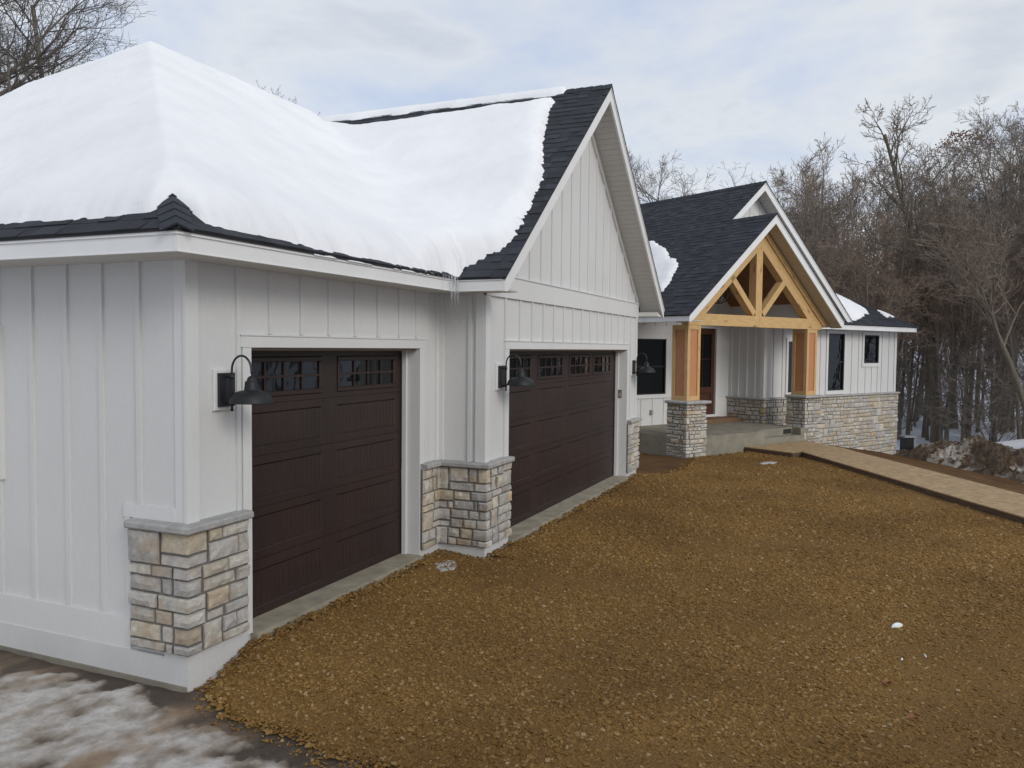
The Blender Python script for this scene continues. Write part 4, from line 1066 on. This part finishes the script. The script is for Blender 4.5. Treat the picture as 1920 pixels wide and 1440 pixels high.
# small leftovers on the gravel
def blob(name,x,y,rx,ry,mat,label,cat,h=.012,rot=0,n=26,group=None,lumps=1.):
    m=MB(); vs=[]; fs=[]; R=6; sd=random.random()*50
    for r in range(R+1):
        for k in range(n):
            a=2*math.pi*k/n; f=r/R; w=1+.35*noise.noise(V((math.cos(a)*1.5+sd,math.sin(a)*1.5,sd)))
            X=x+(math.cos(a)*rx*math.cos(rot)-math.sin(a)*ry*math.sin(rot))*f*w; Y=y+(math.cos(a)*rx*math.sin(rot)+math.sin(a)*ry*math.cos(rot))*f*w
            vs.append((X,Y,grav_z(X,Y)+.006+h*(1-f*f)-(.02 if r==R else 0)+noise.noise(V((X*30,Y*30,sd)))*.010*lumps))
    for r in range(R):
        for k in range(n): fs.append((r*n+k,r*n+(k+1)%n,(r+1)*n+(k+1)%n,(r+1)*n+k))
    m.add(vs,fs); return tag(m.build(name,mat,None,True),label,cat,group)
# ---------------------------------------------------------------- plywood walkway and platform
def flat(mb,pts,z0,z1): prism(mb,[V((p.x,p.y,z1)) for p in pts],(0,0,z0-z1),uvdir=None)
PS=(2.75,-1.0); dW=V((-.534,-.845)); nW=V((.845,-.534))
def wp(t,o): return hx(PS[0]+dW.x*t+nW.x*o,PS[1]+dW.y*t+nW.y*o)
root=empty('plywood_platform',hx(3.4,-.3,-.06),'square plywood landing at the foot of the porch step','platform')
PP=[hx(2.38,.285),hx(2.40,-.98),hx(2.745,-.997),wp(-.005,1.28),hx(4.15,-1.25),hx(4.85,.285)]
m=MB(); flat(m,PP,.034,.052); m.build('deck_sheet','osb',root)
for a,b in ((0,1),(1,2),(3,4),(4,5)): m=MB(); beam(m,V((PP[a].x,PP[a].y,-.035)),V((PP[b].x,PP[b].y,-.035)),.038,.136); m.build('side_board','board_edge',root)
root=empty('plywood_walkway',wp(4,.6)+V((0,0,-.06)),'long plywood walkway laid across the gravel towards the porch','walkway')
joints=[.002,.63,3.10,5.57,8.04,10.5,12.9]
for a,b in zip(joints,joints[1:]):
    m=MB(); flat(m,[wp(a+.005,0),wp(b-.005,0),wp(b-.005,1.28),wp(a+.005,1.28)],.036+random.uniform(-.002,.002),.056+random.uniform(-.003,.003)); m.build('deck_sheet','osb',root)
    for o_ in (.02,1.26):
        m=MB(); A=wp(a+.002,o_);B=wp(b-.002,o_); beam(m,V((A.x,A.y,-.034)),V((B.x,B.y,-.034)),.038,.138); m.build('side_board','board_edge',root)
# ---------------------------------------------------------------- dirty snow pile beyond the walk
def pile_z(a,s_):
    prof=[(-6,.0),(-4,.42),(0,.5),(4,.55),(7,.62),(9,.9),(10.4,1.12),(11.6,1.0),(12.6,.62),(13.4,.15),(14,0)]
    h=interp(prof,a); cr=6.5+.3*math.sin(a*.8)+(.4 if a<6 else 0); wd=1.25 if s_<cr else 1.9
    t=abs(s_-cr)/wd; f=max(0,1-t)**.8 if t<1 else 0
    f*=1-.25*max(0,.35-t)
    x=10.77+a*.88+s_*.475; y=-7.06+a*.475-s_*.88
    z=-.12-.165*max(0,min(s_,6.3))-1.6*sst(13,30,s_)
    r=noise.fractal(V((x*1.6,y*1.6,3)),1.,2.,4)*.22+noise.noise(V((x*6,y*6,3)))*.09+noise.noise(V((x*15,y*15,3)))*.035
    e=min(1,f*3); lob=abs(noise.noise(V((x*3.2,y*3.2,8))))*.22
    return x,y,z+h*.86*f+(r-lob)*e*min(1,h*1.6)-.10*(1-e)
m=MB(); na_,ns_=260,64; vs=[]
for i in range(na_+1):
    for j in range(ns_+1): vs.append(pile_z(-6+20*i/na_,4.7+4.4*j/ns_))
m.add(vs,[(i*(ns_+1)+j,i*(ns_+1)+j+1,(i+1)*(ns_+1)+j+1,(i+1)*(ns_+1)+j) for i in range(na_) for j in range(ns_)])
tag(m.build('dirty_snow_pile','pile',None,False),'long ploughed heap of dirty snow and brown soil beyond the walkway','snow pile')
# clean snow mound behind the heap at the right
m=MB(); vs=[]; n=40
for i in range(n+1):
    for j in range(n+1):
        a=4+11.5*i/n; s_=7.9+7.5*j/n; x=10.77+a*.88+s_*.475; y=-7.06+a*.475-s_*.88
        f=(math.sin(math.pi*i/n)*math.sin(math.pi*min(1,j/n)))**.7
        vs.append((x,y,T(x,y)-.08+1.0*f+noise.noise(V((x*.8,y*.8,3)))*.10*f))
m.add(vs,[(i*(n+1)+j,i*(n+1)+j+1,(i+1)*(n+1)+j+1,(i+1)*(n+1)+j) for i in range(n) for j in range(n)])
tag(m.build('snow_mound','roof_snow_mat',None,True),'clean white snow mound behind the dirty heap at the right','snow')
# utility box by the wing corner
fr=Fr((24.75,-6.05),(.45,-.89),(-.89,-.45)); root=empty('utility_box',(24.75,-6.05,-1.0),'small black utility box with pale lid at the far corner of the wing','utility box')
m=MB(); box(m,fr,-.17,.13,-.15,.15,-1.2,-.44,bev=.01); m.build('box_body','black_metal',root)
m=MB(); box(m,fr,-.21,.22,-.2,.2,-.44,-.39,bev=.01); box(m,fr,.13,.18,-.15,.16,-1.2,-.44); m.build('lid','box_cover',root)
# ---------------------------------------------------------------- trees
def grow(seed,H,spread=.45,trunk_r=.16,levels=(9,6,5,4),low=.35,twig=.011,lean=(0,0),fork=False,path=None,lens=None,up=.25):
    r=random.Random(seed); tb=MB(); cb=MB()
    def wander(p,d,l,n,cur,upw):
        pts=[p]; 
        for i in range(n):
            d=(d+V((r.gauss(0,cur),r.gauss(0,cur),r.gauss(0,cur*.7)+upw))).normalized(); p=p+d*(l/n); pts.append(p)
        return pts
    def branch(p,d,l,rad,lv):
        n=(7,6,5,3,3)[lv]; cur=(.05,.13,.2,.24,.26)[lv]; pts=path if (lv==0 and path) else wander(p,d,l,n,cur,(.03,up*.35,up*.3,up*.22,up*.15)[lv])
        n=len(pts)-1
        rr=[max(twig*.55,rad*(1-.82*(i/n)**.9)) for i in range(n+1)] if lv else [rad*(1.25 if i==0 else 1-.7*i/n) for i in range(n+1)]
        tube(tb if lv<2 else cb,pts,rr,(9,6,4,3,3)[lv],False)
        if lv>=len(levels): return
        k=levels[lv]; k=max(2,int(k*r.uniform(.75,1.25)))
        for i in range(k):
            f=(low if lv==0 else .22)+(1-(low if lv==0 else .22))*((i+r.random())/k); q=f*n; a=min(int(q),n-1); q-=a
            P=pts[a].lerp(pts[a+1],q); dd=(pts[a+1]-pts[a]).normalized()
            ax=dd.orthogonal().normalized(); ax.rotate(Matrix.Rotation(r.uniform(0,6.283),3,dd)); ang=math.radians(r.uniform(28,62) if lv<2 else r.uniform(20,65))
            nd=dd.copy(); nd.rotate(Matrix.Rotation(ang,3,ax))
            if nd.z<-.1: nd.z*=.3
            base_l=(H*spread*(1.15-.75*f) if lv==0 else l*(.62 if lv==1 else .55)*(1.1-.5*f))
            branch(P,nd.normalized(),base_l*r.uniform(.75,1.2),max(twig,rr[a]*(.55 if lv==0 else .6)),lv+1)
        if lv<len(levels) and lv>0: pass
    l=H*.9
    branch(V((0,0,-.3)),V((lean[0],lean[1],1)).normalized(),l,trunk_r,0)
    return tb,cb
PROTO=[]
def make_tree(name,loc,tb,cb,tm,cm,label,group,rot=0,sc=1):
    root=empty(name,loc,label,'tree',group)
    a=tb.build('trunk',tm); b=cb.build('crown',cm)
    for o in (a,b): o.parent=root
    root.rotation_euler.z=rot; root.scale=(sc,sc,sc); return root
def copy_tree(src,loc,rot,sc,label,mat=None):
    r=src.copy(); COL.objects.link(r); r.location=loc; r.rotation_euler.z=rot; r.scale=(sc,sc,sc*random.uniform(.93,1.08)); r['label']=label
    for c in src.children:
        d=c.copy(); COL.objects.link(d); d.parent=r
    return r
def at(b,d,z=None):
    x=CAMP[0]+d*math.cos(math.radians(b)); y=CAMP[1]+d*math.sin(math.radians(b)); return V((x,y,T(x,y)-.05 if z is None else z))
WG='leafless trees in the woods beyond the house'
kinds=[('tall grey leafless tree with spreading crown in the woods',dict(H=14,spread=.42,trunk_r=.115,levels=(12,7,6,4)),'bark_dark','twig_grey'),
       ('tall slender leafless tree with brown twigs in the woods',dict(H=14,spread=.30,trunk_r=.085,levels=(13,7,6,4),low=.3),'bark_dark','twig_brown'),
       ('broad low-branched leafless tree in the woods',dict(H=11,spread=.5,trunk_r=.11,levels=(12,7,6,5),low=.2),'bark_dark','twig_brown'),
       ('reddish-brown twiggy understory tree in the woods',dict(H=8.5,spread=.40,trunk_r=.08,levels=(13,8,6,5),low=.30,twig=.009),'bark_dark','twig_red'),
       ('low tangled grey brush with arching stems in the woods',dict(H=5.0,spread=.62,trunk_r=.045,levels=(14,8,5,3),low=.05,twig=.010,up=.05),'bark_dark','twig_grey'),
       ('pale-barked straight leafless tree in the woods',dict(H=14,spread=.30,trunk_r=.11,levels=(10,6,6,4),low=.45),'bark_pale','twig_grey')]
protos=[]
for i,(lab,kw,tm,cm) in enumerate(kinds):
    tb,cb=grow(40+i,**kw); protos.append((tb,cb,tm,cm,lab,sorted(v[2] for v in cb.v)[-60]/1.07))
tr_=random.Random(12); first={}
def place(k,b,d,h,rot=None,label=None,group=WG,exact=False):
    tb,cb,tm,cm,lab,H=protos[k]; p=at(b,d); sc=h/(H*1.07)
    rot=tr_.uniform(0,6.28) if rot is None else rot; lb=label or lab
    if k not in first: first[k]=make_tree({3:'twiggy_shrub',4:'brush_shrub'}.get(k,'leafless_tree'),p,tb,cb,tm,cm,lb,group,rot,sc); return first[k]
    o=copy_tree(first[k],p,rot,sc,lb); o['group']=group
    if exact: o.scale.z=o.scale.x
    else: o.rotation_euler.x=tr_.gauss(0,.05); o.rotation_euler.y=tr_.gauss(0,.05)
    return o
# skyline profile: bearing -> top of the woods (image-free: metres above eye at 45 m)
sky=[(-22,12.6),(-12,12.2),(-9.1,11.1),(-7.7,10.8),(-6.6,10.3),(-5.5,9.6),(-3,9.2),(-1,9.6),(1.2,10.5),(3.5,9.4),(5.2,8.9),(7,6.8),(8,4)]
for d0,d1,n,kk in ((33,42,18,(0,1,1,5)),(42,56,24,(0,1,1,2)),(56,80,16,(0,1)),(85,120,8,(0,1))):
    for i in range(n):
        b=-16+23.0*(i+tr_.random())/n; d=tr_.uniform(d0,d1); k=tr_.choice(kk)
        if d<45 and b>4.6: continue
        hh=interp(sky,b)/45*d*(.92 if d>80 else 1)*tr_.uniform(.80,1.03)+2.35-at(b,d).z
        if d>85: hh=min(hh,15)
        place(k,b,d,max(6,hh))
for i in range(52):
    b=-15+21*(i+tr_.random())/52; d=tr_.uniform(33,60)
    if d<40 and b>3.6: continue
    place(3,b,d,tr_.uniform(6.5,10.0)*(.8+d/150))
for i in range(26):
    b=-14+18.5*(i+tr_.random())/26; place(4,b,tr_.uniform(31,52),tr_.uniform(3.0,5.0))
for b,d,h in ((4.9,46,9.0),(4.1,50,9.3),(3.3,47,9.5),(2.4,49,9.9),(1.6,45,10.2),(5.6,52,8.3)):
    place((0,1,2)[int(b*7)%3],b,d,h/45*d+2.35-at(b,d).z)
# individual trees
def solo(seed,b,d,h,kw,tm,cm,label,rot=0,z=None):
    tb,cb=grow(seed,H=h*.95,**kw); return make_tree('leafless_tree',at(b,d,z),tb,cb,tm,cm,label,None,rot,h/sorted(v[2] for v in cb.v)[-60])
solo(71,-4.55,36,13.5,dict(spread=.28,trunk_r=.17,levels=(10,6,6,4),low=.5,lean=(.02,-.05)),'bark_pale','twig_grey','thick pale straight trunk standing just beyond the dirty heap')
solo(77,-3.9,37,12.5,dict(spread=.28,trunk_r=.10,levels=(10,6,5,4),low=.5,lean=(.03,-.0)),'bark_pale','twig_brown','thinner pale trunk left of the thick pale one beyond the heap')
solo(72,-7.9,47,16.0,dict(spread=.34,trunk_r=.20,levels=(14,8,6,5),low=.42),'bark_dark','twig_grey','tallest leafless tree rising above the woods at the right')
# leaning pale tree at the right edge
c0=at(-10.6,30); 
def lp(b,d,z): q=at(b,d,0); return V((q.x-c0.x,q.y-c0.y,z-c0.z))
path=[V((0,0,-.3)),lp(-9.9,30,-.6),lp(-9.1,30,.9),lp(-8.3,30,2.1),lp(-7.6,30,3.0),lp(-7.25,30,3.8),lp(-7.2,30,4.4)]
tb,cb=grow(75,H=9,spread=.50,trunk_r=.125,levels=(9,8,6,4),low=.55,path=path,up=.35)
make_tree('leafless_tree',c0,tb,cb,'bark_pale','twig_brown','pale leaning tree with a bent trunk at the right edge',None)
solo(73,12.3,58,16.9,dict(spread=.50,trunk_r=.20,levels=(13,8,7,5),low=.35),'bark_dark','twig_dark','round-crowned leafless tree behind the roofs, between the two gables')
solo(74,7.6,70,17.0,dict(spread=.34,trunk_r=.22,levels=(8,5,4,3),low=.3),'bark_dark','twig_grey','sparse leafless tree behind the ridge of the main roof')
solo(76,55.2,24,16.5,dict(spread=.42,trunk_r=.22,levels=(16,10,8,6),low=.22,twig=.006),'bark_dark','twig_dark','large spreading leafless tree behind the garage at the upper left')
solo(78,51.9,28,14.6,dict(spread=.34,trunk_r=.17,levels=(14,9,8,6),low=.25,twig=.006),'bark_dark','twig_dark','leafless tree with low limbs right of the big one above the garage roof')
solo(79,60,30,17,dict(spread=.42,trunk_r=.2,levels=(11,8,6,4),low=.25,twig=.008),'bark_dark','twig_dark','leafless tree at the far upper left edge')
for i,(b,h) in enumerate(((40.6,22.1),(39.9,21.7),(39.1,21.2),(38.3,20.8),(37.5,20.3),(36.8,19.9),(36.0,19.5),(35.2,18.9))):
    place(1,b,72,h+2.35-at(b,72).z-.7,exact=True,label='distant bare tree top showing over the snowy garage roof',group='distant tree tops over the garage roof')
for i in range(26):
    b=-52+35*(i+tr_.random())/26; d=tr_.uniform(26,52); place(tr_.choice((0,1,1,5)),b,d,tr_.uniform(12,16),label='bare tree of the woods right of the view, beyond the walkway',group='bare trees right of the view')
for i in range(16):  # unseen stand, added on the sunward side to keep direct sun off the garage
    u_=tr_.uniform(25,42); v_=-12+19*(i+.5)/16
    p=V((-.588*u_+.80*v_+2,-.81*u_-.59*v_,0)); dx_,dy_=p.x-CAMP[0],p.y-CAMP[1]
    place((0,2,1)[i%3],math.degrees(math.atan2(dy_,dx_)),math.hypot(dx_,dy_),tr_.uniform(14,18),label='bare tree of an unseen stand added behind the viewer to shade the garage',group='unseen bare trees added to shade the garage')
# rusty leaf cluster in one crown
m=MB(); c=at(-5.55,44)+V((0,0,10.2)); rr=random.Random(3); cz=11.4+2.35-2
for k in range(420):
    a=rr.uniform(0,6.28); e=rr.random()**.5; q=V((at(-5.55,44).x,at(-5.55,44).y,0))+V((math.cos(a)*1.25*e,math.sin(a)*1.25*e,12.15+.75*(1-e*e)*rr.uniform(.6,1)-.1+rr.uniform(-.25,.1)))
    u=V((rr.gauss(0,1),rr.gauss(0,1),rr.gauss(0,1))).normalized(); v=u.orthogonal().normalized(); s_=.07
    m.add([q,q+u*s_,q+u*s_+v*s_,q+v*s_],[(0,1,2,3)])
tb,cb=grow(80,H=13.4,spread=.28,trunk_r=.17,levels=(13,8,6,4),low=.4)
root=make_tree('oak_tree',at(-5.55,44),tb,cb,'bark_dark','twig_brown','tree with a rust-coloured clump of dead leaves at its top',None)
o=m.build('dead_leaves','dead_leaf'); o.parent=root; o.matrix_parent_inverse=Matrix.Translation(-root.location)
# ---------------------------------------------------------------- debris
blob('snow_remnant',3.32,-.42,.24,.13,'frost','thin grey frost patch on the gravel by the stone corner','snow',h=-.006,rot=.4,lumps=2.2)
blob('snow_remnant',13.46,-2.81,.26,.13,'frost','small grey-white snow remnant on the gravel near the plywood landing','snow',h=.01,rot=-.5)
blob('plastic_scrap',3.28,-4.91,.058,.022,'light_plastic','largest white plastic scrap lying on the gravel','litter',h=.03,rot=-.9,n=14,lumps=.5)
blob('plastic_scrap',2.43,-4.91,.014,.006,'light_plastic','tiny white scrap on the gravel nearest the camera','litter',h=.012,rot=-.8,n=10,lumps=.3)
blob('plastic_scrap',2.60,-5.085,.028,.006,'light_plastic','thin pale sliver lying on the gravel at the right','litter',h=.010,rot=.3,n=10,lumps=.3)
def leaf(x,y,s_,rot,label):
    m=MB(); vs=[V((x,y,grav_z(x,y)+.03))]; n=10
    for k in range(n):
        a=2*math.pi*k/n+rot; r=s_*(1 if k%2==0 else .45)*(1.5 if k==0 else 1); X=x+math.cos(a)*r; Y=y+math.sin(a)*r; vs.append(V((X,Y,grav_z(x,y)+.024+.018*math.sin(a*2))))
    fs=[(0,1+k,1+(k+1)%n) for k in range(n)]; m.add(vs,fs); m.add([v-V((0,0,.0015)) for v in vs],fs); tag(m.build('fallen_leaf','leaf_mat'),label,'leaf')
leaf(1.83,-4.79,.035,.3,'orange-brown dead leaf on the gravel, the farther of two')
leaf(1.27,-4.93,.030,1.4,'orange-brown dead leaf on the gravel, the nearer of two')
# ---------------------------------------------------------------- camera
cam=bpy.data.cameras.new('camera'); co=bpy.data.objects.new('camera',cam); COL.objects.link(co); S.camera=co
yw,pt,rl=[math.radians(a) for a in (23.1377,2.5685,.5442)]
fw=V((math.cos(yw)*math.cos(pt),math.sin(yw)*math.cos(pt),-math.sin(pt))); rt=V((math.sin(yw),-math.cos(yw),0)); up=rt.cross(fw)
r2_=rt*math.cos(rl)+up*math.sin(rl); u2=-rt*math.sin(rl)+up*math.cos(rl)
mw=Matrix((r2_,u2,-fw)).transposed().to_4x4(); mw.translation=(-4.536,-4.5419,2.3561); co.matrix_world=mw
cam.sensor_width=36; cam.lens=1522.48/1920*36; cam.clip_end=3000; cam.clip_start=.05
# ---------------------------------------------------------------- light
W=bpy.data.worlds.new('World'); S.world=W; W.use_nodes=True; nt=W.node_tree; nt.nodes.clear()
out=N(nt,'ShaderNodeOutputWorld'); bg1=N(nt,'ShaderNodeBackground'); bg2=N(nt,'ShaderNodeBackground'); mx=N(nt,'ShaderNodeMixShader')
EL,AZ=math.radians(27),math.radians(240)      # direction towards the sun (math angle in plan)
sk=N(nt,'ShaderNodeTexSky',sky_type='NISHITA'); sk.sun_disc=False; sk.sun_elevation=EL; sk.sun_rotation=math.pi/2-AZ; sk.air_density=1.2; sk.dust_density=2
nt.links.new(sk.outputs[0],bg1.inputs['Color']); bg1.inputs['Strength'].default_value=.12
tc=N(nt,'ShaderNodeTexCoord'); sp=N(nt,'ShaderNodeSeparateXYZ'); nt.links.new(tc.outputs['Generated'],sp.inputs[0])
# flat cloud layer: project the direction onto a plane overhead
ad=N(nt,'ShaderNodeMath',operation='ADD'); nt.links.new(sp.outputs['Z'],ad.inputs[0]); ad.inputs[1].default_value=.16
dx=N(nt,'ShaderNodeMath',operation='DIVIDE'); nt.links.new(sp.outputs['X'],dx.inputs[0]); nt.links.new(ad.outputs[0],dx.inputs[1])
dy=N(nt,'ShaderNodeMath',operation='DIVIDE'); nt.links.new(sp.outputs['Y'],dy.inputs[0]); nt.links.new(ad.outputs[0],dy.inputs[1])
cb_=N(nt,'ShaderNodeCombineXYZ'); nt.links.new(dx.outputs[0],cb_.inputs[0]); nt.links.new(dy.outputs[0],cb_.inputs[1])
n1=noise_n(nt,None,1.5,9,.6); nt.links.new(cb_.outputs[0],n1.inputs['Vector']); n1.inputs['Distortion'].default_value=.25
n2=noise_n(nt,None,.45,4,.5); nt.links.new(cb_.outputs[0],n2.inputs['Vector'])
cr=ramp(nt,n1,'Fac',[(.34,(.60,.69,.87)),(.45,(.70,.76,.88)),(.56,(.82,.845,.885)),(.66,(.70,.735,.80)),(.76,(.62,.66,.74))])
cr2=ramp(nt,n2,'Fac',[(.35,(.90,.92,.95)),(.65,(1.06,1.05,1.03))])
cm=mixc(nt,1.,(cr,0),(cr2,0),'MULTIPLY')
nt.links.new(cm.outputs[2],bg2.inputs['Color']); bg2.inputs['Strength'].default_value=1.0
mx.inputs[0].default_value=.88; nt.links.new(bg1.outputs[0],mx.inputs[1]); nt.links.new(bg2.outputs[0],mx.inputs[2]); nt.links.new(mx.outputs[0],out.inputs['Surface'])
sl_=bpy.data.lights.new('sun','SUN'); sl_.energy=1.45; sl_.angle=math.radians(26); sl_.color=(1,.965,.91); so_=bpy.data.objects.new('sun',sl_); COL.objects.link(so_)
d=V((math.cos(AZ)*math.cos(EL),math.sin(AZ)*math.cos(EL),math.sin(EL))); so_.rotation_euler=d.to_track_quat('Z','Y').to_euler()
S.view_settings.view_transform='Standard'; S.view_settings.look='None'; S.view_settings.exposure=0; S.view_settings.gamma=1
